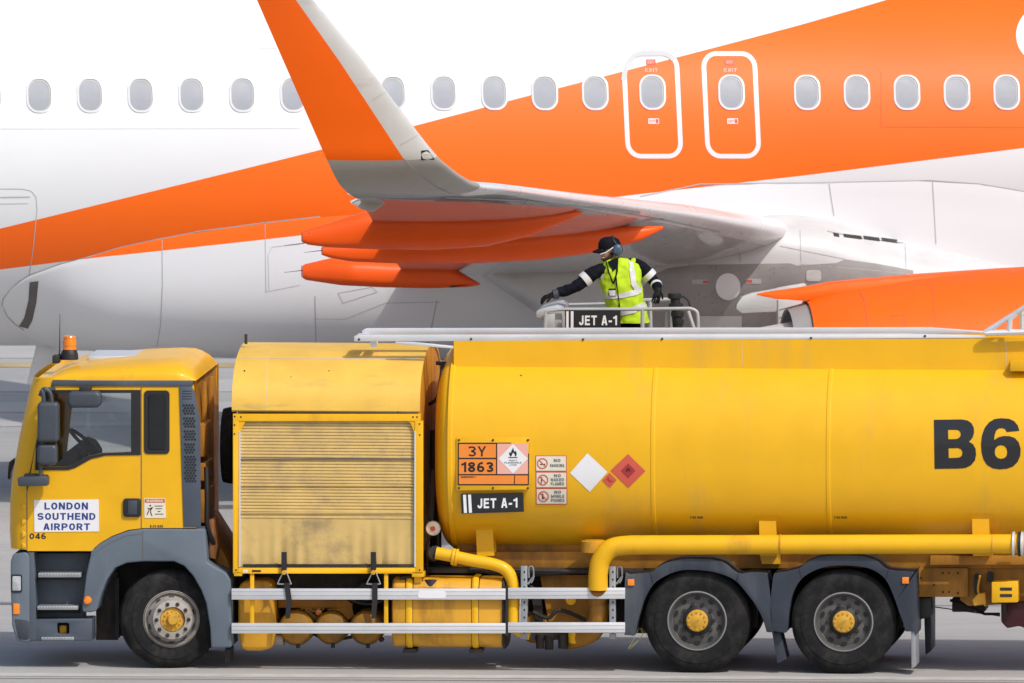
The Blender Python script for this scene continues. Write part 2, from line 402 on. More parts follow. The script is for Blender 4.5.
# ------------------------------------------------------------------ ground
def ground_mat():
    m, nt, b = new_mat('apron_concrete')
    c = mix(nt, ramp(nt, noise(nt, .35, 6, (.25, 1, 1)), .35, .68), (.43, .423, .412), (.36, .353, .344))
    c = mix(nt, ramp(nt, noise(nt, 2.2, 8, (.3, 1, 1), .7), .50, .78), c, (.31, .303, .293))
    c = mix(nt, ramp(nt, noise(nt, 45, 3), .45, .75), c, (.35, .343, .334))
    nt.links.new(c, b.inputs['Base Color']); b.inputs['Roughness'].default_value = .85; b.inputs['Specular IOR Level'].default_value = .25
    bp = N(nt, 'ShaderNodeBump'); bp.inputs['Strength'].default_value = .3; bp.inputs['Distance'].default_value = .01
    nt.links.new(noise(nt, 80, 4), bp.inputs['Height']); nt.links.new(bp.outputs[0], b.inputs['Normal']); return m
gm = MB(); gm.grid([[(-2500, y, 0), (2500, y, 0)] for y in (-1500, 3500)])
ground = gm.build('apron', ground_mat()); ground['kind'] = 'structure'
M['line_white'] = paint('faded_white_line', (.52, .505, .48), .8, var=.2, vscale=3)
M['line_yellow'] = paint('faded_yellow_line', (.52, .40, .22), .8, var=.3, vscale=1.5)
M['joint'] = paint('concrete_joint', (.15, .14, .13), .9, var=.3)
M['patch'] = paint('pale_slab', (.47, .455, .435), .85, var=.15, vscale=.4)
def strip(name, mat, y0, y1, z=.004, slope=.0, x0=-90, x1=90):
    s = MB(); s.grid([[(x, y0 + slope * x, z) for x in (x0, x1)], [(x, y1 + slope * x, z) for x in (x0, x1)]])
    o = s.build(name, mat); o['kind'] = 'structure'; return o
strip('apron_line', 'line_white', -.72, -.36, slope=-.05)
strip('apron_joint', 'joint', -1.02, -.98, slope=-.05)
strip('apron_joint', 'joint', 8.0, 8.04, slope=-.02)
strip('apron_line', 'line_yellow', 40.2, 40.9)
strip('apron_slab', 'patch', 36.6, 38.4); strip('apron_slab', 'patch', 41.6, 44.5); strip('apron_slab', 'patch', 31.6, 32.3); strip('apron_slab', 'patch', 33.6, 35.1)

# ================================================================== fuel tanker
truck = empty('fuel_tanker', TM, 'long yellow airport fuel tanker with grey lower cab, parked before the orange and white jet', 'fuel truck')
tx = lambda px, py=450, y=0.: T.at(px, py, y).x
tz = lambda py, y=0., px=512: T.at(px, py, y).z
def Q(pts, y): return [T.at(px, py, y) for px, py in pts]

# ---- cab shell: two side panels with window openings, wrapped front, back wall
YN, YF = .05, 2.42
side = [(55, 381), (190, 381), (194, 386), (196, 528), (143, 528), (128, 530), (112, 536), (100, 543), (91, 551), (27, 551), (26, 500), (34, 455), (45, 410)]
doorhole = [(49, 393), (131, 393), (131, 452), (103, 453), (88, 456), (72, 465), (66, 467), (38, 467), (40, 445), (46, 410)]
rearhole = [(147, 393), (163, 393), (167, 397), (167, 447), (163, 452), (147, 452)]
SX = [T.xz(*p, YN) for p in side]; H1 = [T.xz(*p, YN) for p in doorhole]; H2 = [T.xz(*p, YN) for p in rearhole]
cm = MB()
cm.prism(SX, YN, YN + .05, [H1, H2])
far1 = [(x + (.26 if x > tx(85) else 0.04), z - (.16 if z < tz(430) else 0)) for x, z in H1]
cm.prism(SX, YF - .05, YF, [far1])
# front: plan section swept over heights (windscreen opening left out)
lev = [(553, 10.5), (535, 9.5), (505, 10), (487, 11.5), (470, 14), (440, 19.5), (410, 26), (392, 30), (381, 33.5)]
seamx = {553: 27, 535: 26.5, 505: 26, 487: 27, 470: 31, 440: 38.5, 410: 46, 392: 50, 381: 54}
rows = []
for py, px in lev:
    xf = tx(px, py, .25); xs = tx(seamx[py], py, YN); z = tz(py, YN); r = .24; row = [(xs, YN, z)]
    for k in range(9):
        a = R(90 * k / 8); row.append((xf + r * 1. - (r) * sin(a) if xf + r < xs else xs - (xs - xf) * sin(a), YN + r * (1 - cos(a)), z))
    mid = [(xf - .02 * sin(PI * t), YN + r + (YF - YN - 2 * r) * t, z) for t in (.15, .3, .5, .7, .85)]
    row2 = [(x, YN + YF - y, zz) for x, y, zz in reversed(row)]
    rows.append(row + mid + row2)
vr = [[cm.v(p) for p in r] for r in rows]
for i, (a, b) in enumerate(zip(vr, vr[1:])):
    n = len(a)
    for k in range(n - 1):
        if 4 <= i <= 6 and 9 <= k < n - 10: continue
        cm.face([a[k], a[k + 1], b[k + 1], b[k]])
# floor of the shell
cm.box(tx(30, 553), tx(200, 553), YN + .06, YF - .06, tz(553) + .003, tz(549))
cab = cm.build('cab', 'yellow', truck, angle=40)
# windscreen glass
g = MB(); g.grid([[(x + .012, y, z) for x, y, z in rows[i][9:len(rows[i]) - 9]] for i in range(4, 8)]); g.build('windscreen', 'glass', cab)
# roof
topl = [(37, 381), (40, 375), (47, 366.5), (56, 361), (75, 356.5), (110, 352), (145, 349.5), (172, 348.5), (184, 349.2), (193, 351.5), (200, 356), (204.5, 363), (206.5, 372), (207, 382)]
rr = []
zb = tz(383, YN)
for px, py in topl:
    p = T.at(px, py, 1.7); h = max(.003, p.z - zb); x = T.at(px, py, .9 if 60 < px < 190 else .2 if px < 100 else 1.2).x; row = []
    inset = .06 * smooth((60 - px) / 25) + .05 * smooth((px - 190) / 14)
    for k in range(25):
        a = PI * k / 24; c, s_ = cos(a), sin(a)
        yy = 1.235 - (1.187 - inset) * (abs(c) ** (2 / 4.2)) * (1 if c > 0 else -1)
        row.append((x, yy, zb + h * (max(0, s_) ** (2 / 3.0))))
    rr.append(row)
m_ = MB(); v_ = m_.grid(rr); m_.face(v_[0]); m_.face(v_[-1]); roof = m_.build('cab_roof', 'yellow', cab, angle=50)
g = MB(); g.pbox(T, 52, 380.5, 193, 386, YN - .015, YN - .001); g.build('gutter_strip', 'slate', cab, bevel=.004)
m_ = MB(); hx0, hx1 = tx(90, 350, 1.2), tx(152, 350, 1.2); hz = tz(351.0, 1.7)
m_.box(hx0, hx1, .95, 1.75, hz - .10, hz - .018); m_.build('roof_hatch', 'alu', cab, bevel=.02)
# back wall with its rounded grimy corner
m_ = MB()
rows = []
for py, px in ((383, 213), (420, 216), (470, 218), (520, 218.5), (560, 219)):
    x1 = tx(px, py, 2.3) - .005; x0 = tx(196, py, YN); z = tz(py, YN); r = []
    for k in range(7): a = R(90 * k / 6); r.append((x0 + (x1 - x0) * sin(a), YN + .02 + .17 * (1 - cos(a)), z))
    r += [(x1, y, z) for y in (.6, 1.2, 1.8)]; r += [(a, 2.47 - b, c) for a, b, c in reversed(r[:7])]; rows.append(r)
m_.grid(rows); bw = m_.build('cab_back_wall', 'shaded_backwall', cab)
m_ = MB()
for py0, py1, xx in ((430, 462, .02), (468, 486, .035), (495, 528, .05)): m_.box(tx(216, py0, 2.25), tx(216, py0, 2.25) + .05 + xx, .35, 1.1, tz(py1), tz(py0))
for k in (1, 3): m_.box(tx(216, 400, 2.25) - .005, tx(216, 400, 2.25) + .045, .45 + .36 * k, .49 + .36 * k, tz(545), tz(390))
m_.build('back_wall_fitting', 'shaded_backwall', bw, bevel=.012)
m_ = MB(); m_.tube(spline([(tx(206, 470, .1), .12, tz(470)), (tx(207, 500, .1), .10, tz(500)), (tx(206, 530), .15, tz(530)), (tx(213, 552), .3, tz(552))]), .025); m_.build('air_hose', 'black', bw)
# grille panel with honeycomb holes
gx = [(179, 386), (191, 386), (195, 392), (200, 420), (201, 527), (183.5, 527)]
m_ = MB(); m_.ppoly(T, gx, YN - .012, YN + .0); grl = m_.build('air_grille', 'slate', cab, bevel=.004)
gt_ = bvh(grl)
for y0, y1, x0, x1 in ((404, 415, 182.5, 194.5), (417, 428, 183, 194.8), (430, 441, 183.5, 195), (443, 454, 184, 195.3), (455.5, 483, 184, 195.8)):
    m_ = Mark(); ny = int((y1 - y0) / 2.7)
    for j in range(ny):
        for i in range(4):
            cx = x0 + 1.2 + i * 2.9 + (1.45 if j % 2 else 0)
            if cx < x1: m_.disc(cx, y0 + 1.3 + j * 2.7, 1.22, 1.3, 6)
    m_.lay('grille_mesh', 'ink', grl, T, gt_, .003, 0)
m_ = Mark()
for j in range(4): m_.line([(182, 391 + j * 2.6), (192, 391 + j * 2.6)], .5)
m_.lay('grille_slit', 'ink', grl, T, gt_, .003, 0)
# black window seals
m_ = MB()
m_.ppoly(T, [(46, 390), (140.5, 390), (140.5, 455), (106, 455.5), (91, 459), (75, 468), (68, 470), (35, 470), (36, 445), (43, 408)], YN - .009, YN - .001, [doorhole])
m_.build('window_seal', 'black', cab)
m_ = MB(); m_.ppoly(T, rrect(144, 390.5, 169.5, 454, 4), YN - .009, YN - .001, [rrect(148, 394, 166, 450, 3)]); m_.build('window_seal', 'black', cab)
m_ = MB(); m_.prism(H1, YN + .018, YN + .022); m_.build('door_window', 'glass', cab)
m_ = MB(); m_.prism(H2, YN + .018, YN + .022); m_.build('rear_side_window', 'glass', cab)
m_ = MB(); m_.prism(far1, YF - .022, YF - .018); m_.build('door_window', 'glass', cab)
# seams and marks on the door
cb = bvh(cab)
m_ = Mark(); m_.line([(141.3, 387), (141.3, 528)], 1.0); m_.line([(54, 386), (46, 390), (37, 440), (30, 470), (27, 480), (27, 551)], .9)
m_.line([(53, 386.8), (178, 386.8)], .7); m_.line([(28, 486), (140, 486)], .6); m_.line([(52, 368), (55, 381)], .8)
m_.lay('door_seam', 'seamdark', cab, T, cb, .002, 0, YN)
for y0, y1 in ((503, 508), (518, 523), (531, 536), (543, 547)):
    m_ = MB(); m_.ppoly(T, [(22, y0), (25.5, y0 + 1.5), (25.5, y1), (22, y1 + 2)], YN - .012, YN + .03); m_.build('front_hinge', 'yellow', cab, bevel=.005)
m_ = MB(); m_.ppoly(T, [(34, 500), (98.6, 499.5), (99, 531.5), (34.4, 532)], YN - .006, YN - .001); sg = m_.build('airport_sign', 'signwhite', cab)
m_ = Mark(); m_.text('LONDON', 44.5, 502.5, 88, 509.5); m_.text('SOUTHEND', 37.5, 513, 95.5, 519.8); m_.text('AIRPORT', 43.5, 523.3, 90, 530)
m_.lay('sign_lettering', 'blueink', sg, T, bvh(sg), .002, 0)
m_ = Mark(); m_.text('046', 29.5, 533.2, 46, 539); m_.lay('fleet_number', 'ink', cab, T, cb, .002, 0)
m_ = Mark(); m_.text('8.00 BAR', 150, 525, 163, 527.5); m_.lay('pressure_lettering', 'ink', cab, T, cb, .002, 0)
m_ = MB(); m_.ppoly(T, rrect(123, 498.5, 141, 517, 3), YN - .028, YN - .001); hd = m_.build('door_handle', 'black', cab, bevel=.008)
m_ = MB(); m_.pbox(T, 128, 500.5, 137, 514.5, YN - .034, YN - .027); m_.build('handle_flap', 'mirror', hd, bevel=.004)
m_ = MB(); m_.ppoly(T, [(144, 498.3), (165, 498.3), (166, 518), (144.5, 518)], YN - .005, YN - .001); st = m_.build('warning_sticker', 'signcream', cab); sb = bvh(st)
m_ = Mark(); m_.rect(144.8, 499, 164.8, 502.6); m_.lay('warning_band', 'signred', st, T, sb, .002, 0)
m_ = Mark(); m_.text('WARNING', 146.5, 499.8, 163, 501.9); m_.lay('warning_word', 'signcream', st, T, sb, .003, 0)
m_ = Mark(); m_.line([(147, 515), (149, 510), (151.5, 507.5), (150.5, 512), (152, 516)], .9); m_.line([(147.5, 508), (151, 509.5), (153, 507)], .8); m_.disc(150.3, 505.6, .9)
for j, (a, b) in enumerate(((154.5, 163), (155.5, 162), (157.5, 160.5), (155, 163.5))): m_.line([(a, 506 + j * 2.7), (b, 506 + j * 2.7)], .7)
m_.lay('warning_pictogram', 'ink', st, T, sb, .002, 0)
# inside
m_ = MB(); m_.tube([T.at(69 + 2, 446, .62) + Vector((.30 * cos(a) * .62, .24 * sin(a), .30 * cos(a) * -.55)) + Vector((.18, 0, 0)) for a in (2 * PI * k / 28 for k in range(29))], .018, 8)
hub = T.at(71, 446, .62) + Vector((.18, 0, 0)); m_.tube([hub, hub + Vector((-.16, 0, -.32))], .04, 10)
for a in (0, 2.1, 4.2): m_.tube([hub, hub + Vector((.30 * cos(a) * .62, .24 * sin(a), .30 * cos(a) * -.55))], .014, 6)
m_.build('steering_wheel', 'seat', cab)
m_ = MB(); m_.ppoly(T, [(30, 552), (24, 484), (50, 474), (60, 458), (66, 452), (76, 456), (82, 466), (72, 490), (72, 552)], .2, 2.3); m_.build('dashboard', 'seat', cab, bevel=.02)
for y0, y1 in ((.32, .9), (1.55, 2.15)):
    m_ = MB(); m_.ppoly(T, [(96, 500), (96, 480), (103, 474), (146, 478), (150, 478), (152, 430), (160, 428), (166, 432), (164, 500)], y0, y1); m_.ppoly(T, [(152, 425), (153, 412), (159, 410), (164, 414), (164, 425)], y0 + .14, y1 - .14)
    m_.build('seat', 'seat', cab, bevel=.03)
m_ = MB(); m_.box(tx(180), tx(183), .12, 2.35, tz(548), tz(386)); m_.build('cab_lining', 'seat', cab); m_ = MB(); m_.pbox(T, 141, 386, 178, 500, .26, .30); m_.build('side_curtain', 'seat', cab)
# mirrors
def mirror(name, px, y0, y1, mat='mirror'):
    q = MB(); q.ppoly(T, px, y0, y1); return q.build(name, mat, cab, bevel=.035, seg=3)
mi = mirror('main_mirror', rrect(37, 402.5, 58.5, 442.5, 4), -.26, -.10)
q = MB(); q.tube(spline(Q([(44, 405), (43, 394), (41, 390)], -.17)), .022); q.tube(spline(Q([(52, 403), (50, 393), (44, 389), (40, 396)], -.14)), .022)
q.build('mirror_arm', 'mirror', mi); q = MB(); q.tube(spline([T.at(43, 391, -.17), T.at(48, 390, -.08), T.at(53, 389, .04)]), .028); q.build('mirror_arm', 'mirror', mi); q = MB(); q.tube(Q([(41, 464), (40.5, 480)], -.17), .02)
q.build('mirror_arm', 'mirror', mi)
mirror('wide_angle_mirror', rrect(37, 444.5, 57, 465.5, 5), -.24, -.10)
q = MB(); q.ppoly(T, [(17, 478), (46, 475.5), (48, 478), (48, 486), (18, 486.5)], -.20, -.02); q.box(tx(24), tx(40), -.05, .06, tz(486), tz(477)); q.build('mirror_bracket', 'mirror', mi, bevel=.02)
km = mirror('kerb_mirror', rrect(67, 391.5, 101, 408, 6), -.20, -.04)
q = MB(); q.pbox(T, 79, 387, 90, 395, -.16, .05); q.build('kerb_mirror_mount', 'dark', km, bevel=.015)
q = MB(); q.ppoly(T, [(9, 462), (13, 459), (15, 462), (12.5, 466), (9.5, 475), (9.5, 480), (7.5, 479), (8, 468)], 1.9, 2.1); q.build('front_mirror', 'black', cab, bevel=.01)
# beacon and aerial
c = T.at(69.5, 356, .75)
q = MB(); q.lathe((c.x, c.y, c.z - .035), [(.09, 0), (.088, .05), (.075, .09), (.068, .10)], 24, 'z', True); be = q.build('beacon_base', 'black', cab)
q = MB(); q.lathe((c.x, c.y, c.z + .066), [(.072, 0), (.072, .012), (.066, .014), (.066, .04), (.071, .043), (.069, .09), (.063, .093), (.063, .12), (.066, .123), (.060, .135), (.03, .143), (.001, .144)], 24, 'z'); q.build('beacon_lens', 'lamp', be)
q = MB(); a = T.at(59.5, 359, .75); q.tube([a, a + Vector((0, 0, .05))], .016); q.tube([a + Vector((0, 0, .04)), a + Vector((.005, 0, .45))], [.006, .003], 6); q.build('aerial', 'black', cab)
q = MB(); a = T.at(57, 357, .75); q.box(a.x - .04, a.x + .03, a.y - .08, a.y + .08, a.z - .06, a.z + .02); q.build('aerial_foot', 'dark', cab, bevel=.01)

# ---- lower cab: bumper, steps, mudguard
q = MB(); q.ppoly(T, [(13, 554), (26, 552), (30, 556), (30, 640), (28, 643), (17, 641), (12, 626), (11.5, 612), (10.5, 585), (10.5, 562)], YN, 2.42); bp_ = q.build('front_bumper', 'cabgrey', truck, bevel=.05, seg=3)
q = MB(); q.ppoly(T, [(12, 617), (30, 619), (30, 642), (17, 641)], YN - .006, 2.425); q.build('bumper_apron', 'guard', bp_, bevel=.03)
q = MB(); q.ppoly(T, rrect(12, 576, 21, 591, 1.5), YN - .014, YN + .05); hl = q.build('headlight', 'headlight', bp_, bevel=.012)
q = MB(); q.ppoly(T, rrect(10.8, 574.5, 22, 592.5, 2), YN - .008, YN + .04); q.build('headlight_surround', 'black', hl)
q = MB(); q.ppoly(T, rrect(13, 603.5, 19.5, 614.5, 1.2), YN - .012, YN + .05); q.build('indicator', 'lamp', bp_, bevel=.008)
q = MB()
q.ppoly(T, [(27, 552), (34, 552), (36, 606), (36, 640), (27, 643)], YN + .005, YN + .35)
q.ppoly(T, [(31, 553), (90, 553), (84, 612), (84, 619), (31, 619)], YN + .24, YN + .5)
q.ppoly(T, [(32, 619.5), (92, 618.5), (92, 641), (32, 641)], YN + .012, YN + .4, [rrect(57, 623, 69, 634, 2)])
steps = q.build('entry_step', 'slate', truck, bevel=.012)
for y0, y1, x0, x1 in ((573, 577.5, 38, 81), (606, 610, 37, 78), (637, 640.5, 41, 74)):
    q = MB(); q.pbox(T, x0, y0, x1, y1, YN + .0, YN + .26); t_ = q.build('step_tread', 'galv', steps, bevel=.008)
    q = MB()
    for k in range(int((x1 - x0) / 3)): q.pbox(T, x0 + 1 + k * 3, y0 + .6, x0 + 2.2 + k * 3, y0 + 1.4, YN - .006, YN + .01)
    q.build('tread_stud', 'alu', t_)
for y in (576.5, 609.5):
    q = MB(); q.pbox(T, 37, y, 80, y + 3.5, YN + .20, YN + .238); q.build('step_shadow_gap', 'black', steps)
q = MB(); q.pbox(T, 55, 622, 71, 636, YN + .2, YN + .24); q.build('step_recess', 'dark', steps)
q = MB(); q.pbox(T, 59, 625, 67, 634, YN + .1, YN + .199); q.build('tow_block', 'oldyellow', steps, bevel=.02)
q = MB(); q.ppoly(T, [(91, 551.5), (100, 543.5), (112, 536.7), (128, 531), (143, 528.8), (205, 529), (207, 562), (214, 566.5), (226, 573), (230.5, 580), (231.5, 647.5), (219, 648),
    (211, 648), (210, 628), (206, 603), (201, 590), (193, 576), (184, 566), (174, 561.5), (143, 561.5), (127, 563), (115, 568), (107, 580), (101, 595), (97, 610), (94, 612), (83, 612.5), (82, 608), (86, 575)], YN - .012, YN + .72)
mg = q.build('front_mudguard', 'cabgrey', truck, bevel=.03, seg=3)
q = Mark(); q.line([(142.8, 530), (142.8, 561)], .9); q.line([(91, 556), (106, 545), (125, 536), (142, 533.5)], .5); q.lay('mudguard_seam', 'seamdark', mg, T, bvh(mg), .003, 4)
q = MB(); q.lathe(T.at(87.5, 600.5, YN - .012), [(.001, -.03), (.03, -.028), (.042, -.01), (.045, .02)], 20, 'y'); q.build('side_marker_lamp', 'lamp', mg)
q = MB(); q.pbox(T, 225, 649, 229.5, 663, YN + .15, YN + .6); q.build('mudflap', 'black', mg)
q = MB(); q.pbox(T, 96, 572, 118, 640, YN + .55, YN + .6); q.pbox(T, 100, 560, 210, 636, YN + .78, YN + .82); q.box(tx(110), tx(114), .5, .6, tz(645), tz(585)); q.build('wheel_arch_liner', 'dark', mg)

# ---- wheels
def wheel(px, py, y, rad, width, kind, rot=0, far=False):
    c = T.at(px, py, y); c.z = rad
    e = bpy.data.objects.new('wheel', None); COL.objects.link(e); e.parent = truck; e.location = c
    e.rotation_euler = (0, 0, rot + (PI if far else 0))
    k = rad / .52; rim = .285 * k
    def tyre(y0, name='tyre'):
        P = [(rim, y0 + .03), (rim + .012, y0 + .004), (rim + .05, y0 + .0), (.375 * k, y0 - .014), (.42 * k, y0 - .012), (.424 * k, y0 - .006), (.46 * k, y0 + .002), (.487 * k, y0 + .016), (.505 * k, y0 + .032), (.514 * k, y0 + .05)]
        n = 5; a, b = y0 + .05, y0 + width - .05
        for i in range(n):
            u0, u1 = a + (b - a) * i / n, a + (b - a) * (i + 1) / n; g = .012
            P += [(rad, u0 + .004), (rad, u1 - g)]
            if i < n - 1: P += [(rad - .015, u1 - g + .002), (rad - .015, u1)]
        P += [(r_, y0 + width - (yy - y0)) for r_, yy in reversed(P[:10])]
        m = MB(); m.lathe((0, 0, 0), P, 72); return m.build(name, 'tyre', e)
    tyre(0)
    m = MB()
    if kind == 'front':
        m.lathe((0, 0, 0), [(rim, .03), (rim + .014, .0), (rim - .004, -.006), (rim - .02, .02), (.262 * k, .05), (.25 * k, .04), (.225 * k, -.03), (.205 * k, -.075), (.135 * k, -.085), (.13 * k, -.07), (.13 * k, .05)], 64)
        holes, hr, hy, nr, ny, rmat = 10, .234 * k, -.004, .170 * k, -.08, 'rimlight'
    else:
        m.lathe((0, 0, 0), [(rim, .03), (rim + .014, .0), (rim - .004, -.004), (rim - .018, .015), (.262 * k, .04), (.255 * k, .075), (.245 * k, .085), (.205 * k, .075), (.125 * k, .07), (.12 * k, .05), (.12 * k, .2)], 64)
        holes, hr, hy, nr, ny, rmat = 10, .222 * k, .074, .162 * k, .065, 'rimdark'
    ri = m.build('rim', rmat, e)
    m = MB(); m.lathe((0, 0, 0), [(rim + .010, -.002), (rim + .007, -.007), (rim + .001, -.007), (rim - .002, -.002)], 64); m.build('rim_flange', 'galv' if kind != 'front' else 'rimdark', ri)
    for i in range(holes):
        m = MB(); a = 2 * PI * (i + .5) / holes; cc = Vector((hr * cos(a), hy, hr * sin(a)))
        u = Vector((-sin(a), 0, cos(a))); v_ = Vector((cos(a), (.30 if kind == 'front' else 0), sin(a)))
        m.face([m.v(cc + u * .030 * cos(b) + v_ * .019 * sin(b) + Vector((0, -.006, 0))) for b in (2 * PI * q / 14 for q in range(14))])
        if not far: m.build('vent_hole', 'ink', ri)
    for i in range(0 if far else 10):
        m = MB(); a = 2 * PI * i / 10; m.lathe((nr * cos(a), ny, nr * sin(a)), [(.001, -.035), (.011, -.034), (.012, -.012), (.021, -.012), (.021, .01)], 6)
        m.build('wheel_nut', 'dark' , ri)
    m = MB()
    if kind == 'front':
        m.lathe((0, 0, 0), [(.001, -.115), (.045, -.113), (.055, -.10), (.06, -.07), (.095, -.06), (.118, -.055), (.125, -.02), (.13, .0)], 40); r1, yb = .085, -.062
    else:
        m.lathe((0, 0, 0), [(.001, -.02), (.04, -.022), (.06, -.012), (.102, -.008), (.109, .0), (.111, .08)], 40); r1, yb = .088, -.008
    hb = m.build('hub', 'hubyellow', e)
    for i in range(0 if far else 12):
        m = MB(); a = 2 * PI * i / 12; m.lathe((r1 * cos(a), yb, r1 * sin(a)), [(.001, -.014), (.010, -.013), (.011, .006)], 6)
        m.build('hub_bolt', 'hubyellow', hb)
    if kind != 'front':
        tyre(width + .04, 'inner_tyre')
        m = MB(); m.lathe((0, 0, 0), [(.110, .04), (.152, .058), (.146, .064), (.132, .08)], 30); m.build('hub_gap', 'ink', hb)
    else:
        m = MB(); m.lathe((0, 0, 0), [(rim, width), (.2, width - .02), (.001, width - .02)], 32); m.build('brake_drum', 'dark', e)
    return e
wheel(171.5, 621, .14, .497, .31, 'front', R(13)); wheel(697, 622, .06, .525, .30, 'rear'); wheel(843.5, 622, .06, .525, .30, 'rear')
for px, rd, kd in ((171.5, .497, 'front'), (697, .525, 'rear'), (843.5, .525, 'rear')):
    e = wheel(px, 622, .06, rd, .30, kd, 0, True); e.location.y = 2.42
# axles
q = MB()
for px in (171.5, 697, 843.5): x = tx(px, 622, .06); q.tube([(x, .6, .5), (x, 1.9, .5)], .09); q.tube([(x, .95, .5), (x, 1.5, .5)], .17, 16)
q.build('axle', 'dark', truck)

# ---- chassis
q = MB()
for y in (.80, 1.62): q.box(tx(150), tx(1200), y, y + .08, .78, 1.04)
for px in (240, 380, 520, 640, 770, 920, 1100): q.box(tx(px), tx(px) + .1, .88, 1.62, .82, 1.0)
q.box(tx(236, 590, 1.), tx(402, 590, 1.), 1.0, 1.1, tz(624, 1.), tz(575, 1.)); ch = q.build('chassis_frame', 'dark', truck, bevel=.008)
q = MB(); q.box(tx(256), tx(620), .72, .79, .86, 1.10); q.box(tx(250), tx(395), .6, .75, tz(598), tz(572)); q.box(tx(395), tx(640), .4, 2.1, tz(577), tz(571)); q.box(tx(520), tx(640), .9, 1.5, tz(640), tz(580)); q.build('chassis_plate', 'dark', ch, bevel=.01)
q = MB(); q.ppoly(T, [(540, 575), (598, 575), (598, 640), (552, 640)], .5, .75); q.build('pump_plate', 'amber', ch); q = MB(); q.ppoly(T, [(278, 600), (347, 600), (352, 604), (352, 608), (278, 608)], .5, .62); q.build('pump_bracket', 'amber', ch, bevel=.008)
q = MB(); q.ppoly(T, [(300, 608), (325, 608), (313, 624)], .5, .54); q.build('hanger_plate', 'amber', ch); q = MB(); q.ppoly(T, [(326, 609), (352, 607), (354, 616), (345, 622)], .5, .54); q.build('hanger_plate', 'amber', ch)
q = Mark()
for _ in range(34):
    a, b = random.uniform(302, 322), random.uniform(608.5, 620)
    if b < 623 - abs(a - 312) * 1.2: q.disc(a, b, .9, .9, 8)
q.lay('bracket_hole', 'ink', ch, T, None, .004, 0, .5)
q = MB(); q.lathe(T.at(319, 612.5, .47), [(.001, -.03), (.03, -.025), (.034, .03)], 16); q.build('side_marker_lamp', 'lamp', ch)
# rear frame
q = MB(); q.ppoly(T, [(917, 568), (968, 568), (968, 597), (917, 597)], .42, .5)
q.ppoly(T, [(960, 566), (1100, 566), (1100, 572), (1110, 600), (968, 606), (960, 600)], .5, .9); q.ppoly(T, [(930, 556), (1100, 556), (1100, 565), (930, 565)], .3, 1.9)
rf = q.build('rear_frame', 'amber', truck, bevel=.008)
q = Mark()
for px, py in ((921, 578), (943, 573), (949, 573), (943, 592), (949, 592), (958, 573), (934, 585), (958, 593)): q.disc(px, py, 1.1, 1.1, 10)
q.lay('frame_bolt', 'dark', rf, T, bvh(rf), .004, 0)
q = MB(); q.ppoly(T, rrect(974, 574, 979, 594, 2.4), .44, .499); q.ppoly(T, rrect(987, 572, 993, 582, 2.5), .44, .499); q.build('frame_slot', 'ink', rf)
q = MB(); q.ppoly(T, [(978, 594), (985, 593), (986, 604), (974, 606), (972, 600)], .3, .44); q.tube(spline(Q([(980, 575), (978, 590), (981, 600), (986, 606)], .38)), .012); q.build('valve_block', 'oldyellow', rf, bevel=.01)
q = MB(); q.ppoly(T, [(991.5, 582), (1018, 581), (1018, 602.5), (991.5, 603)], .12, .34); bx = q.build('control_box', 'yellow', truck, bevel=.012)
q = Mark(); q.rect(1000, 587.5, 1012, 590.5); q.rect(1000, 594, 1012, 597); q.lay('box_slot', 'dark', bx, T, bvh(bx), .004, 0)
q = MB(); q.tube([T.at(1005, 603, .3), T.at(1004, 612, .35)], .02); q.tube(Q([(935, 607), (1000, 616)], .8), .006, 6); q.tube(Q([(950, 600), (985, 614), (1000, 614)], .9), .015, 8); q.build('linkage', 'dark', rf)
q = MB(); q.ppoly(T, [(1001, 603), (1120, 600), (1120, 628), (1024, 628), (1019, 626), (1012, 627.5), (1007, 628.5), (1001, 622)], .35, 1.2); q.build('hose_bundle', 'maroon', truck, bevel=.02)
q = MB(); q.ppoly(T, [(917.5, 597.5), (931, 597.5), (931, 617), (917.5, 620)], .5, .9); q.ppoly(T, [(952, 598), (968, 598), (985, 606), (985, 612), (952, 612)], .9, 1.4); q.build('suspension_bracket', 'black', ch, bevel=.01)

# ---- rear mudguards
def pts(s, k, ox, oy): return [(ox + x / k, oy + y / k) for x, y in s]
g1o = [(98, 492), (100, 262), (120, 251), (200, 242), (225, 224), (260, 205), (300, 193), (340, 187), (420, 187), (460, 192), (500, 205), (552, 246), (600, 242), (664, 245), (670, 262), (682, 340), (694, 478), (688, 482)]
g1i = [(666, 480), (655, 440), (640, 405), (615, 362), (590, 330), (550, 282), (500, 254), (430, 236), (330, 233), (260, 257), (212, 292), (178, 350), (160, 405), (150, 440), (140, 490), (132, 495)]
g2o = [(20, 476), (8, 400), (20, 262), (32, 246), (60, 241), (124, 225), (150, 205), (190, 185), (250, 174), (360, 174), (400, 182), (440, 198), (482, 232), (585, 240), (592, 250), (594, 474), (588, 478)]
g2i = [(550, 478), (540, 440), (530, 415), (500, 330), (470, 270), (420, 232), (350, 216), (250, 216), (180, 237), (130, 272), (98, 330), (84, 400), (78, 470), (70, 484)]
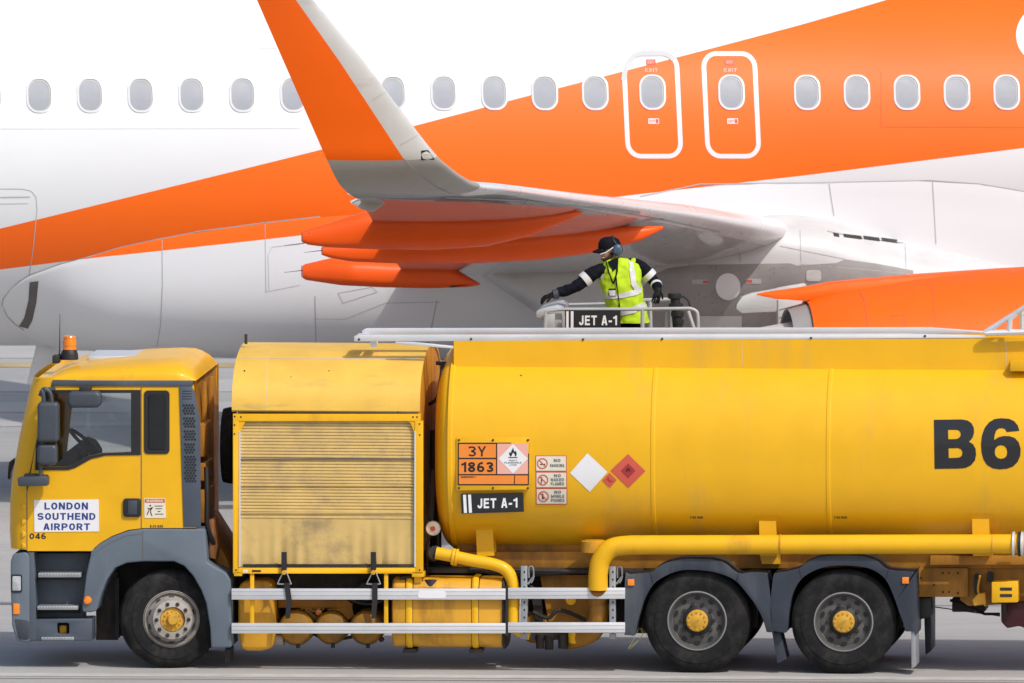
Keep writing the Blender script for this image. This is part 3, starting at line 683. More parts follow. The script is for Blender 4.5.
for o_, i_, ox, lx, ly in ((g1o, g1i, 600, 631, 582.5), (g2o, g2i, 768, 905.5, 580.5)):
    sm = lambda L: [(v.x, v.y) for v in spline([(a, b, 0) for a, b in L], 3)]
    q = MB(); q.ppoly(T, sm(pts(o_, 4, ox, 512)) + sm(pts(i_, 4, ox, 512)), .01, .66); gd = q.build('rear_mudguard', 'guard', truck, bevel=.03, seg=3)
    q = MB(); q.ppoly(T, rrect(lx - 3.5, ly - 3.3, lx + 3.3, ly + 3.3, .8), -.012, .012); q.build('side_marker_lamp', 'lamp', gd, bevel=.006)
    gb = bvh(gd); q = Mark()
    for a, b in (((200, 242), (212, 290)), ((552, 246), (545, 285))) if ox == 600 else (((124, 225), (134, 270)), ((482, 232), (470, 270))):
        q.line(pts([a, b], 4, ox, 512), .9)
    q.lay('mudguard_seam', 'ink', gd, T, gb, .003, 3)
    # dark lining behind the wheel
    q = MB(); cx = 697 if ox == 600 else 843.5
    q.ppoly(T, [(cx - 62, 575), (cx + 62, 575), (cx + 60, 628), (cx - 60, 628)], .80, .84); q.build('arch_lining', 'black', gd)
q = MB(); q.ppoly(T, [(772, 632), (780, 632), (786.5, 659), (777.5, 663.5)], .10, .5); q.build('mudflap', 'guard', gd, bevel=.004)
q = MB(); q.ppoly(T, [(911, 631), (915.5, 631), (916, 666), (911.5, 669)], .03, .5); q.build('mudflap', 'galv', gd, bevel=.004)
q = MB(); q.ppoly(T, [(923.5, 600), (931, 600), (931, 651), (925.5, 655)], 1.7, 2.3); q.build('mudflap', 'guard', gd, bevel=.004)

# ---- side guard
for x0, x1 in ((231.5, 505.5), (508, 625)):
    for y0, y1 in ((588.7, 599.7), (623.3, 633.5)):
        q = MB(); q.pbox(T, x0, y0 - (.8 if x0 > 500 else 0), x1, y1 - (.8 if x0 > 500 else 0), -.01, .035); rl = q.build('side_guard_rail', 'alu', truck, bevel=.004)
        q = Mark(); q.line([(x0 + .5, y0 + 3), (x1 - .5, y0 + 3 - (.8 if x0 > 500 else 0))], .35); q.line([(x0 + .5, y0 + 7), (x1 - .5, y0 + 7 - (.8 if x0 > 500 else 0))], .35); q.lay('rail_groove', 'galv', rl, T, bvh(rl), .0015, 0)
        if y0 < 600 and x0 < 300:
            q = MB(); q.ppoly(T, rrect(418, 591.2, 446, 598.3, 2.5), -.014, -.009); q.build('rating_plate', 'signwhite', rl)
for px in (524, 612.5):
    q = MB(); q.pbox(T, px - 3.2, 566, px + 3.2, 639, .037, .09); po = q.build('side_guard_post', 'galv', truck, bevel=.004)
    q = Mark()
    for k in range(9): q.disc(px + .4, 572 + k * 7.6, .9, 1.3, 8)
    q.lay('post_hole', 'ink', po, T, bvh(po), .002, 0)
    q = MB(); q.tube(spline(Q([(px + 5, 578), (px + 5, 567.5), (px + 9, 567.5), (px + 9.5, 578), (px + 7, 583)], .05), 3), .008, 6); q.tube(Q([(px + 4, 584), (px + 10, 576)], .06), .012, 6); q.build('latch_pin', 'galv', po)
for px in (252, 386):
    q = MB(); q.pbox(T, px - 2, 573, px + 2, 624, .037, .08); q.build('side_guard_post', 'yellow', truck, bevel=.004)
q = MB(); q.pbox(T, 505.6, 586, 508, 636, -.004, .03); q.build('rail_joint', 'black', truck)

# ---- tanks under the frame
def bar(name, px0, py0, px1, py1, y0, y1, r, mat, parent=truck):
    """long tank with rounded edges along the frame"""
    x0, x1, z0, z1 = tx(px0), tx(px1), tz(py1, y0), tz(py0, y0); rows = []
    for x, k in ((x0, .9), (x0 + .012, .97), (x0 + .03, 1), (x1 - .03, 1), (x1 - .012, .97), (x1, .9)):
        row = []
        cy, cz, hy, hz_ = (y0 + y1) / 2, (z0 + z1) / 2, (y1 - y0) / 2, (z1 - z0) / 2
        for sy, sz, a0 in ((1, 1, 0), (-1, 1, 90), (-1, -1, 180), (1, -1, 270)):
            for j in range(7):
                a = R(a0 + 15 * j); row.append((x, cy + (sy * (hy - r) + r * cos(a)) * k, cz + (sz * (hz_ - r) + r * sin(a)) * k))
        rows.append(row)
    q = MB(); v_ = q.grid(rows, True); q.face(v_[0]); q.face(v_[-1]); return q.build(name, mat, parent)
fc = bar('diesel_tank', 391, 579, 503.5, 648.5, .06, .72, .13, 'oldyellow')
bar('tank_end_band', 500.5, 577.5, 505, 650, .05, .73, .13, 'dark', fc)
for a, b in ((404, 413), (470, 479)):
    bar('tank_strap_edge', a - 1, 577.8, b + 1, 649.2, .052, .72, .13, 'black', fc); bar('tank_strap', a, 577.2, b, 650, .046, .72, .13, 'yellow', fc)
    q = MB(); q.pbox(T, a - 1, 649, b + 3, 653, .12, .4); q.build('strap_foot', 'dark', fc, bevel=.006)
q = MB(); q.lathe(T.at(431, 585, .15), [(.001, .06), (.07, .055), (.08, 0), (.08, -.03)], 20, 'z'); q.tube(spline(Q([(424, 583), (412, 577), (400, 578)], .12)), .02); q.build('filler_cap', 'black', fc)
q = MB(); q.ppoly(T, [(414, 576), (421, 575), (422, 583), (414, 583)], .08, .2); q.build('filler_bracket', 'yellow', fc, bevel=.006)
q = MB(); q.ppoly(T, [(238, 588), (242, 582), (252, 580), (266, 580), (271, 583), (274, 596), (275, 634), (272, 648), (262, 651), (246, 651), (241, 648), (238, 632)], .2, .9); q.build('exhaust_box', 'oldyellow', truck, bevel=.05, seg=3)
q = MB(); q.tube([T.at(273, 640, .4), T.at(284, 640, .38)], [.06, .055], 16); q.build('exhaust_tip', 'rimlight', truck)
for px, rd in ((296, .175), (331, .165), (366, .17)):
    q = MB(); q.lathe(T.at(px, 628, .3), [(.001, -.035), (rd * .5, -.028), (rd * .85, -.005), (rd, .04), (rd, .8), (rd * .85, .84), (.001, .87)], 32); at_ = q.build('air_tank', 'shaded_drum', truck)
    q = MB(); q.lathe(T.at(px, 628, .3), [(rd + .003, .05), (rd + .006, .055), (rd + .006, .085), (rd + .003, .09)], 32); q.lathe(T.at(px + 2, 645, .34), [(.02, .03), (.02, -.03), (.001, -.03)], 10, 'z'); q.build('tank_band', 'black', at_)
q = MB(); q.lathe(T.at(366, 592, .4), [(.001, 0), (.09, .0), (.11, .03), (.11, .3)], 20); q.lathe(T.at(381, 640, .35), [(.001, 0), (.022, 0), (.025, .1)], 12); q.build('brake_valve', 'dark', truck)

for L_, y_, r_, mt_ in (([(281, 586), (300, 594), (318, 590), (342, 598)], .42, .018, 'black'), ([(340, 584), (352, 600), (372, 604), (386, 598)], .36, .014, 'dark'), ([(300, 622), (314, 634), (330, 640), (352, 637)], .5, .016, 'dark'),
        ([(530, 586), (545, 592), (566, 588), (590, 596)], .34, .014, 'black'), ([(533, 612), (548, 618), (560, 610), (586, 620)], .40, .020, 'dark'), ([(618, 572), (622, 590), (620, 612), (612, 622)], .4, .014, 'black')):
    q = MB(); q.tube(spline(Q(L_, y_), 5), r_, 8); q.build('brake_hose', mt_, ch)

# ---- equipment locker behind the cab
LY0, LY1 = .02, 2.46
x0, x1 = tx(232, 500, LY0), tx(420, 500, LY0); z0, z1 = tz(574, LY0), tz(413, LY0)
ztop = T.at(330, 342.5, 1.7).z
q = MB(); prof = [(LY0 + .16, z0 + .02), (LY0 + .16, z1)] + [(1.24 - 1.22 * cos(PI * k / 20), z1 + .005 + (ztop - z1) * sin(PI * k / 20) ** .8) for k in range(21)] + [(LY1 - .02, z1), (LY1 - .02, z0 + .02)]
q.grid([[(x0 + .055, y, z) for y, z in prof], [(x1 - .03, y, z) for y, z in prof]], True)
lk = q.build('equipment_locker', 'oldyellow', truck, angle=40)
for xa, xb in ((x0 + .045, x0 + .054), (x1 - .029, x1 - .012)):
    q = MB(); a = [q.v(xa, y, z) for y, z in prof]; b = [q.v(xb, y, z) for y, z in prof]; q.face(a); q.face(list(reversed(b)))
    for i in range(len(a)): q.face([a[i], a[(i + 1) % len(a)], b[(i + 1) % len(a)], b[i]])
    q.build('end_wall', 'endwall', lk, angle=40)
hood = [(1.24 - 1.235 * cos(PI * k / 28), z1 + .012 + (ztop + .012 - z1) * sin(PI * k / 28) ** .8) for k in range(29)]
q = MB(); inn = [(1.24 + (y - 1.24) * .98, z - .02) for y, z in hood]
q.grid([[(x, y, z) for y, z in hood] for x in (x0, x1)]); q.grid([[(x, y, z) for y, z in inn] for x in (x0, x1)])
for x in (x0, x1): q.grid([[(x, y, z) for y, z in hood], [(x, y, z) for y, z in inn]])
q.grid([[(x, hood[0][0], hood[0][1]) for x in (x0, x1)], [(x, inn[0][0], inn[0][1]) for x in (x0, x1)]])
hd = q.build('curved_hood', 'faded', lk, angle=40)
hb_ = bvh(hd)
q = Mark(); q.line([(240, 358), (425, 359)], .5); q.line([(268, 343), (266, 412)], .3); q.lay('hood_seam', 'seamsoft', hd, T, hb_, .002, 5)
q = Mark(); q.disc(244.5, 371, .9); q.disc(329, 371, .6); q.disc(291, 377, .5); q.disc(398, 412, .8); q.lay('hood_rivet', 'dark', hd, T, hb_, .003, 0)
q = MB(); a = T.at(246, 344, .9); q.tube([a, a + Vector((0, 0, .10))], .015, 8); q.build('hood_stud', 'dark', hd)
# dark parting line under the hood, front frame
q = MB(); q.box(x0 + .02, x1 - .02, LY0 - .004, LY0 + .02, tz(413.5, LY0), tz(411.8, LY0)); q.build('hood_hinge_line', 'seamdark', lk)
q = MB()
q.pbox(T, 233, 413.8, 420.5, 421, LY0, LY0 + .06); q.pbox(T, 233, 421, 238.8, 573.5, LY0, LY0 + .06); q.pbox(T, 415, 421, 423, 573.5, LY0, LY0 + .06); q.pbox(T, 238.8, 567.8, 415, 573.5, LY0, LY0 + .06)
for P in ([(238.8, 421), (246, 421), (244, 424), (240.5, 432), (238.8, 434)], [(415, 421), (408, 421), (411, 424), (414, 432), (415, 434)]): q.ppoly(T, P, LY0 + .008, LY0 + .04)
q.pbox(T, 412, 572, 424, 577, LY0, LY0 + .2); q.pbox(T, 234, 572, 242, 576, LY0, LY0 + .2)
fr = q.build('locker_frame', 'yellow', lk, bevel=.006); fb = bvh(fr)
q = Mark()
for p in ((234.7, 416.5), (241, 417), (234.5, 425), (234.5, 434), (413, 417), (417, 417), (419.5, 424), (419.8, 435), (419.5, 570), (236, 570)): q.disc(*p, .9)
q.lay('frame_bolt', 'dark', fr, T, fb, .002, 0)
q = Mark(); q.rect(252, 570, 261, 572); q.lay('maker_plate', 'dark', fr, T, fb, .002, 0); q = Mark(); q.rect(243, 569.5, 248, 572.5); q.lay('small_sticker', 'signcream', fr, T, fb, .002, 0)
for a, b in ((238.9, 240.4), (414.3, 415.8)):
    q = MB(); q.pbox(T, a, 431, b, 567, LY0 - .004, LY0 + .05); q.build('shutter_channel', 'alu', lk)
# roller shutter: each slat is a ridge
rows = []; sx0, sx1 = tx(239.5, 500, .07), tx(414.8, 500, .07); py = 421.
while py < 517:
    pitch = 3.2
    big = abs(py - 457) < 1.7 or abs(py - 486) < 1.7 or abs(py - 511) < 1.7
    for f, d in ((0, .010), (.2, .002), (.7, .0), (.9, .003), (.95, .012 if not big else .03)):
        rows.append([(sx0 + (sx1 - sx0) * t, LY0 + .035 + d, tz(py + pitch * f, .07)) for t in (0, .5, 1)])
    py += pitch
q = MB(); q.grid(rows); sh = q.build('roller_shutter', 'slat', lk, angle=25)
for yy in (458.5, 485, 512.2):
    q = MB(); q.pbox(T, 240.5, yy, 414.5, yy + 1.3, LY0 + .025, LY0 + .05); q.build('shutter_joint', 'seamdark' if yy < 470 else 'slat', sh)
rows = []
for j in range(17):
    py = 515 + j * 3.25; row = []
    for i in range(71):
        px = 239.5 + i * 2.5; f = j / 16
        d = .004 * sin(px * .31 + 2 * sin(f * 2)) * f
        for cx in (284, 374): d += .03 * math.exp(-((px - cx) / 9) ** 2) * f ** 2 - .012 * sin((px - cx) * .55) * math.exp(-((px - cx) / 26) ** 2) * f
        row.append((T.at(px, py, LY0 + .05).x, LY0 + .042 + d, T.at(px, py, LY0 + .05).z))
    rows.append(row)
q = MB(); q.grid(rows); q.build('shutter_hem', 'canvas', lk)
q = MB(); q.pbox(T, 243, 564.3, 413, 567, LY0 + .01, LY0 + .05); q.build('hem_bar', 'dark', lk)
for px in (284, 373.3):
    q = MB(); q.ppoly(T, [(px - 2.7, 552), (px + 2.6, 552), (px + 2.8, 570), (px - 2.6, 571)], -.02, -.008); sp = q.build('strap', 'black', lk)
    q = MB(); q.tube(spline(Q([(px, 571), (px - 6, 582.5), (px - 5, 584), (px + 6, 584), (px + 6.5, 582.5), (px + 2, 571)], -.015), 4), .007, 6); q.build('strap_ring', 'galv', sp)
    q = MB(); dx = 3 if px < 300 else -.5
    q.ppoly(T, [(px - 1 + dx * .3, 583), (px + 4.4 + dx * .3, 583), (px + 4.6 + dx, 600), (px + 3 + dx, 618), (px - 1.5 + dx, 619), (px - .8 + dx, 600)], -.03, -.018); q.build('strap_tail', 'black', sp)
    q = MB(); q.lathe(T.at(px, 572.5, -.02), [(.001, -.012), (.022, -.01), (.024, .01)], 12); q.build('strap_buckle', 'oldyellow', sp)
# spare wheel between cab and locker
q = MB(); q.lathe((x0 - .17, 1.0, tz(448, .9)), [(.15, 0), (.28, -.02), (.37, -.01), (.385, .05), (.385, .10)], 48, 'x', True); q.build('spare_tyre', 'tyre', truck)
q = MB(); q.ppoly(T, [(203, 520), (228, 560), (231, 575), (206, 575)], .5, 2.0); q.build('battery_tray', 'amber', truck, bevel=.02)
q = MB(); q.ppoly(T, [(208, 520), (215, 518), (218, 545), (216, 560), (209, 558)], .25, .5); q.build('air_filter', 'sooty', truck, bevel=.02)
# lamp on the locker corner
q = MB(); c = T.at(433, 528.5, .28); q.lathe(c, [(.001, -.02), (.03, -.018), (.066, -.008), (.075, .01), (.07, .05)], 24); wl = q.build('work_lamp', 'signcream', truck)
q = MB(); q.lathe(c, [(.001, -.03), (.02, -.028), (.03, -.012)], 16); q.build('lamp_lens', 'signred', wl)
q = MB(); q.tube(spline([T.at(431, 534, .3), T.at(428, 545, .35), T.at(427, 575, .4)]), .012, 8); q.tube([T.at(431, 520, .4), T.at(434, 470, .4)], .03, 8); q.build('lamp_cable', 'dark', wl)

# ---- main tank
cy, hw = 1.25, 1.25
NE = 2.5; zbot = T.at(600, 556, .5).z; f_ = (1 - (.85 / 1.25) ** NE) ** (1 / NE); zt = (2 * T.at(600, 367.5, .40).z - zbot * (1 - f_)) / (1 + f_); cz, hh = (zt + zbot) / 2, (zt - zbot) / 2
def ring(x, k=1., off=0.):
    out = []
    for i in range(96):
        a = 2 * PI * i / 96; c, s_ = cos(a), sin(a)
        out.append((x, cy - ((hw * k + off) * abs(c) ** (2 / NE)) * (1 if c > 0 else -1), cz + ((hh * k + off) * abs(s_) ** (2 / NE)) * (1 if s_ > 0 else -1)))
    return out
xa, xb = tx(449, 450, .1), tx(1190, 450, .1)
q = MB(); R_ = []
for t in range(8): a = R(90 * t / 7); R_.append(ring(xa - .17 * cos(a), max(.02, .62 + .36 * sin(a)) if t else .62))
v_ = q.grid([ring(xa - .20, .02), ring(xa - .19, .35)] + R_ + [ring(xa + .002)] + [ring(xa + (xb - xa) * k / 10) for k in range(1, 11)] + [ring(xb + .1, .9), ring(xb + .18, .5), ring(xb + .19, .02)], True)
tank = q.build('tank', 'tankyellow', truck, angle=40)
q = MB(); q.grid([ring(tx(447.5), 1, -.01), ring(tx(447.5), 1, .011), ring(tx(451), 1, .013), ring(tx(452.5), 1, .002)], True); q.build('end_rim', 'yellow', tank, angle=25)
for px in (652.5, 828):
    q = MB(); q.grid([ring(tx(px - 2.4), 1, .0), ring(tx(px - 1.4), 1, .006), ring(tx(px + 1.4), 1, .006), ring(tx(px + 2.4), 1, .0)], True); q.build('weld_band', 'tankyellow', tank, angle=20)
q = MB()
q.ppoly(T, [(453.8, 341), (1190, 336.5), (1190, 374), (453.8, 374)], .40, .44)
xq = T.at(454, 341, .40).x; zq0, zq1 = T.at(454, 374, .40).z, T.at(454, 341.5, .40).z
q.box(xq, xq + .04, .44, 2.06, zq0, zq1); q.box(xq, tx(1190), 2.06, 2.10, zq0, zq1); co = q.build('top_coaming', 'tankyellow', tank)
q = Mark(); q.line([(742, 342), (742, 366)], .4); q.line([(1006, 341), (1006, 366)], .5); q.lay('coaming_seam', 'seamsoft', co, T, bvh(co), .002, 0)
q = MB(); q.ppoly(T, [(1010, 360.5), (1100, 359.5), (1100, 371), (1010, 371.5)], .25, .398); q.build('top_bracket', 'yellow', tank, bevel=.01)
tb = bvh(tank)
def on(px, py): o, d = T.ray(px, py); h = tb.ray_cast(o, d)[0]; return h
# hazard board
yh = min(on(470, 438).y, on(470, 490).y) + .012
def board(px, y0, y1): q = MB(); q.ppoly(T, px, y0, y1); return q
hz = board([(456.5, 437.5), (529, 437), (529.5, 489.5), (456.5, 490.5)], yh - .035, yh - .02).build('hazard_board', 'yellow', tank, bevel=.003)
q = MB()
for p in ((459, 440), (493, 440), (528, 440), (459, 488), (493, 488), (528, 488)): q.lathe(T.at(*p, yh - .036), [(.001, -.012), (.011, -.008), (.012, .03)], 10)
q.build('board_bolt', 'dark', hz)
hb = bvh(hz)
q = Mark(); q.rect(457.6, 442.6, 529, 485.4); q.lay('board_border', 'ink', hz, T, hb, .002, 0)
q = Mark(); q.rect(459, 444, 496, 457.7); q.rect(459, 459.2, 496, 474); q.rect(459, 475.4, 514, 484); q.rect(515, 475.4, 527.8, 484); q.lay('orange_panel', 'orangesign', hz, T, hb, .004, 0)
q = Mark(); q.rect(497.3, 443.6, 528, 474); q.lay('pink_panel', 'pinksign', hz, T, hb, .004, 0)
q = Mark(); q.poly([(513, 443.8), (527.8, 458.6), (513, 473.6), (498.5, 458.6)]); q.lay('flame_diamond', 'signwhite', hz, T, hb, .006, 0)
q = Mark(); q.text('3Y', 468, 446.2, 486, 456.3, .15); q.lay('hazard_code', 'ink', hz, T, hb, .006, 0)
q = Mark(); q.text('1863', 461.5, 462, 493.5, 472); q.lay('hazard_code', 'ink', hz, T, hb, .006, 0)
q = Mark(); q.text('EMERGENCY', 461, 476, 476, 477.8); q.lay('board_small_print', 'dark', hz, T, hb, .006, 0)
def flame(q, cx, cy, s):
    q.poly([(cx + x * s, cy + y * s) for x, y in ((-.6, .9), (-.95, .2), (-.7, -.3), (-.5, .1), (-.35, -.5), (.1, -1.3), (.2, -.6), (.5, -.2), (.6, -.6), (.9, .1), (.85, .6), (.5, .95), (.45, .4), (.1, -.1), (-.2, .35), (-.3, .7))])
q = Mark(); flame(q, 513, 452.8, 4.2); q.rect(508.5, 457, 517.5, 457.9); q.lay('flame_pictogram', 'ink', hz, T, hb, .008, 0)
q = Mark(); q.text('HIGHLY', 509, 459.6, 517.2, 461); q.text('FLAMMABLE', 504.5, 461.8, 521.5, 463.4); q.text('LIQUID', 509.5, 464.2, 516.8, 465.5); q.lay('flame_diamond_print', 'greenink', hz, T, hb, .008, 0)
# JET A-1 plate on the tank
yj = min(on(490, 514).y, on(490, 492).y)
jp = board([(460.8, 494), (523.2, 492.7), (524, 511.8), (461.5, 513.8)], yj - .03, yj - .02).build('fuel_grade_plate', 'ink', tank); jb = bvh(jp)
q = Mark(); q.poly([(463, 494.8), (466, 494.7), (467, 512.9), (464, 513)]); q.poly([(468, 494.7), (471, 494.6), (472, 512.7), (469, 512.8)]); q.text('JET A-1', 477.5, 498.6, 517.5, 508.4, .2, -.8); q.lay('grade_lettering', 'signwhite', jp, T, jb, .002, 0)
# prohibition stickers
q = Mark()
for k in range(3): q.rect(535.5 + k * .25, 455.5 + k * 16.4, 566.8 + k * .25, 471.6 + k * 16.4)
ns = q.lay('prohibition_sticker', 'signred', tank, T, tb, .004, 4)
q = Mark()
for k in range(3): q.rect(536.3 + k * .25, 456.2 + k * 16.4, 566 + k * .25, 470.6 + k * 16.4)
q.lay('sticker_face', 'signcream', ns, T, tb, .007, 4)
q = Mark()
for k in range(3):
    cx, cyy = 542.5 + k * .5, 463.4 + k * 16.4; q.ring(cx, cyy, 5.4, 1.1); q.line([(cx - 3.6, cyy - 3.6), (cx + 3.6, cyy + 3.6)], 1.1)
q.lay('prohibition_ring', 'signred', ns, T, tb, .010, 4)
q = Mark(); q.line([(540, 464.3), (545.5, 464.3)], 1); q.line([(541, 484), (542, 477)], 1); q.line([(542.6, 493.5), (543, 499)], 1.6); q.lay('sticker_symbol', 'ink', ns, T, tb, .0085, 4)
q = Mark()
for k, ws in enumerate((('NO', 'SMOKING'), ('NO', 'NAKED', 'FLAMES'), ('NO', 'MOBILE', 'PHONES'))):
    n = len(ws); y0 = 457.5 + k * 16.4 + (1.4 if n == 2 else 0)
    for j, w_ in enumerate(ws):
        hwid = 3.4 if w_ == 'NO' else 6.6 if n == 3 else 7.2; st_ = 4.1 if n == 3 else 5
        q.text(w_, 557.2 - hwid + k * .3, y0 + j * st_, 557.2 + hwid + k * .3, y0 + j * st_ + 3)
q.lay('sticker_lettering', 'greenink', ns, T, tb, .010, 4)
q = Mark(); q.poly([(587.5, 453.2), (607.5, 472), (589.8, 491.8), (570, 473)]); q.lay('white_diamond', 'signwhite', tank, T, tb, .004, 4)
q = Mark(); q.poly([(609.5, 472.8), (616.8, 480), (609.8, 487.6), (602, 480.2)]); rd = q.lay('small_red_diamond', 'signred', tank, T, tb, .005, 4)
q = Mark(); q.line([(607, 479), (610, 481), (613, 481)], .9); q.line([(608, 477), (610, 482)], .8); q.lay('diamond_symbol', 'signdarkred', rd, T, tb, .008, 0)
q = Mark(); q.poly([(628, 454), (645.5, 471), (628.3, 488), (610.5, 470.5)]); rd = q.lay('red_diamond', 'signred', tank, T, tb, .004, 4)
q = Mark(); q.poly([(628.2, 463.3), (635.5, 470.6), (628.2, 478), (621, 470.6)]); q.lay('diamond_center', 'signdarkred', rd, T, tb, .007, 4)
q = Mark(); flame(q, 628.2, 469.8, 2.4); q.lay('flame_pictogram', 'ink', rd, T, tb, .009, 0)
big = lambda L: [(924 + u / 9.76, 408 + v / 9.757) for u, v in L]
q = Mark(); q.poly(big([(97, 116), (370, 112), (425, 122), (465, 150), (487, 195), (489, 240), (475, 290), (440, 330), (478, 352), (503, 395), (509, 450), (498, 510), (462, 556), (410, 583), (350, 590), (104, 594)]),
    big([(236, 213), (320, 213), (345, 222), (360, 245), (356, 275), (338, 295), (312, 303), (238, 305)]), big([(240, 392), (335, 390), (362, 402), (376, 428), (372, 460), (352, 480), (322, 486), (242, 488)]))
q.lay('fleet_letter', 'gloss_ink', tank, T, tb, .004, 4)
q = Mark(); q.poly(big([(932, 222), (915, 170), (880, 128), (830, 106), (755, 100), (690, 108), (635, 140), (592, 195), (566, 270), (557, 350), (562, 430), (580, 500), (615, 555), (670, 588), (740, 598), (810, 592), (870, 570), (915, 525), (940, 465), (944, 400), (925, 335), (885, 292), (830, 274), (775, 274), (730, 285), (685, 312), (690, 262), (704, 222), (730, 200), (765, 196), (792, 206), (808, 234)]),
    big([(752, 362), (785, 370), (807, 395), (814, 430), (806, 468), (785, 488), (752, 496), (720, 488), (698, 465), (690, 430), (698, 395), (720, 370)])); q.lay('fleet_numeral', 'gloss_ink', tank, T, tb, .004, 4)
q = Mark()
for px in (690, 834, 1105): q.text('7.50 BAR', px, 516.2, px + 13, 518.4)
q.lay('pressure_lettering', 'dark', tank, T, tb, .004, 0)
q = Mark(); q.disc(521, 375.5, 1.2, .8, 8); q.lay('tank_chip', 'seamdark', tank, T, tb, .003, 0)
# saddles and subframe
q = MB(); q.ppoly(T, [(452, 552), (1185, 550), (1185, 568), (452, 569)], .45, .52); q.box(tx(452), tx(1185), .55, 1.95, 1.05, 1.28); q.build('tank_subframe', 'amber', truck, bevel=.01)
for px, a, b in ((485, 530, 556), (768, 521, 556), (981, 519, 556)):
    q = MB(); yy = on(px, a + 1).y - .012; q.ppoly(T, [(px - 9, a), (px + 8, a), (px + 9, b), (px - 8, b)], yy, yy + .16); q.ppoly(T, [(px + 8.5, a + 4), (px + 10, a + 6), (px + 12, b + 8), (px - 6, b + 8), (px - 8, b)], yy + .17, yy + .3)
    sd = q.build('tank_saddle', 'yellow', tank)
    q = Mark(); q.outline(rrect(px - 14, a - 5, px + 13, b - 6, 4), .7); q.lay('saddle_weld', 'tankyellow', sd, T, tb, .006, 4)

# ---- pipes
q = MB(); P = [T.at(1185, 543, .02), T.at(1011, 544, .02), T.at(640, 545, .02)] + spline(Q([(632, 545), (612, 548), (601, 560), (598, 575)], .02), 6) + [T.at(598, 590, .02)]
q.tube(P, .098, 24); pipe = q.build('delivery_pipe', 'yellow', truck, angle=50)
q = MB(); q.tube(spline([T.at(598, 598, .2), T.at(599, 614, .2), T.at(594, 630, .25), T.at(580, 638, .4), T.at(566, 640, .6)], 6), .095, 20); q.tube([T.at(598, 586, .02), T.at(598, 600, .2)], .10, 20); q.build('pipe_elbow', 'amber', pipe)
for a, mt in ((1012.5, 'alu'), (1018, 'black'), (1021, 'alu')):
    q = MB(); c = T.at(a, 544, .02); q.lathe(c, [(.10, 0), (.125, .003), (.125, .025), (.10, .028)], 28, 'x'); q.build('pipe_flange', mt, pipe)
for a in (779.5, 992):
    q = MB(); c = T.at(a, 544.5, .02); q.lathe(c, [(.098, 0), (.104, .001), (.104, .014), (.098, .015)], 28, 'x'); q.tube([T.at(a, 553, .0), T.at(a, 558, .02)], .012, 8); q.build('pipe_clip', 'oldyellow', pipe)
q = MB(); q.lathe(T.at(594, 553, .2), [(.10, .0), (.13, .01), (.13, .12), (.10, .13)], 24, 'z', True); q.build('pipe_collar', 'oldyellow', pipe)
q = MB(); q.tube(spline(Q([(436, 553), (452, 556), (470, 560), (492, 564), (506, 570), (512.5, 582), (513.5, 600), (513, 615), (514, 626), (522, 632), (530, 634)], .11), 5), .062, 18); p2 = q.build('vapour_pipe', 'yellow', truck, angle=50)
q = MB(); c0, c1 = T.at(452, 556.5, .11), T.at(455, 557, .11); d = (c1 - c0).normalized(); q.tube([c0, c0 + d * .03], .085, 20); q.tube([c0 + d * .034, c0 + d * .06], .085, 20); q.build('pipe_flange', 'yellow', p2, bevel=.004)
q = MB(); q.tube([T.at(436, 553, .12), T.at(430, 556, .8)], .075, 16); q.tube([T.at(470, 569, .3), T.at(600, 572, .3)], .02, 8); q.tube(spline(Q([(470, 566), (500, 575), (560, 574), (590, 568)], .35)), .012, 8); q.build('pipe_run', 'dark', p2)
# pump and valves low down
q = MB()
q.lathe(T.at(535, 628, .5), [(.001, 0), (.13, 0), (.16, .05), (.16, .4)], 24); q.lathe(T.at(571, 600, .35), [(.001, 0), (.05, 0), (.055, .2)], 16)
pm = q.build('fuel_pump', 'amber', truck)
q = MB()
for a, b, r in ((540, 640, .04), (549, 641, .045), (563, 640, .05)): q.lathe(T.at(a, b, .4), [(.001, -.09), (r, -.085), (r, .06), (.001, .06)], 14, 'z')
q.ppoly(T, [(520, 634), (575, 632), (570, 638), (530, 640)], .4, .7); q.ppoly(T, [(532, 600), (541, 598), (543, 622), (536, 626)], .45, .6); q.build('pump_valve', 'dark', pm)
q = MB(); q.lathe(T.at(574, 637, .36), [(.001, -.07), (.05, -.06), (.06, .02), (.05, .07), (.001, .07)], 18, 'z'); q.lathe(T.at(571, 600, .34), [(.001, -.02), (.05, -.01), (.055, .1)], 18); q.build('valve_knob', 'yellow', pm)
# grass caught under the guard
q = MB()
for k in range(4):
    a = T.at(641 + random.uniform(-3, 3), 628, .2); q.tube(spline([a, a + Vector((random.uniform(-.05, .05), 0, -.08)), a + Vector((random.uniform(-.12, .08), 0, -.17 - random.random() * .06))], 3), .0025, 4)
q.build('caught_straw', paint('dry_straw', (.42, .42, .10), .9), truck)

# ---- folded handrail on the tank top
q = MB()
q.ppoly(T, [(354, 336), (360, 335), (905, 333.5), (985, 335.5), (985, 339), (905, 339.5), (360, 341.5), (354, 341.5)], .40, .45); hr = q.build('folded_handrail', 'alu', truck, bevel=.006)
q = MB(); q.ppoly(T, [(362, 330.5), (366, 328.3), (930, 327.5), (985, 331.5), (985, 334), (366, 335.4), (362, 334.5)], .62, .67); q.build('handrail_beam', 'alu', hr, bevel=.006)
q = MB(); q.ppoly(T, [(395, 341.8), (412, 342), (453, 346), (453, 348.6), (412, 345.5), (396, 344)], .36, .39); q.build('handrail_link', 'alu', hr, bevel=.004)
q = MB()
for p in ((359, 339.5), (411, 344.2), (471, 339), (583, 339.5), (662, 339), (811, 338), (925, 336)): q.lathe(T.at(*p, .395), [(.001, -.006), (.012, -.004), (.012, .06)], 8)
q.build('rail_bolt', 'dark', hr)
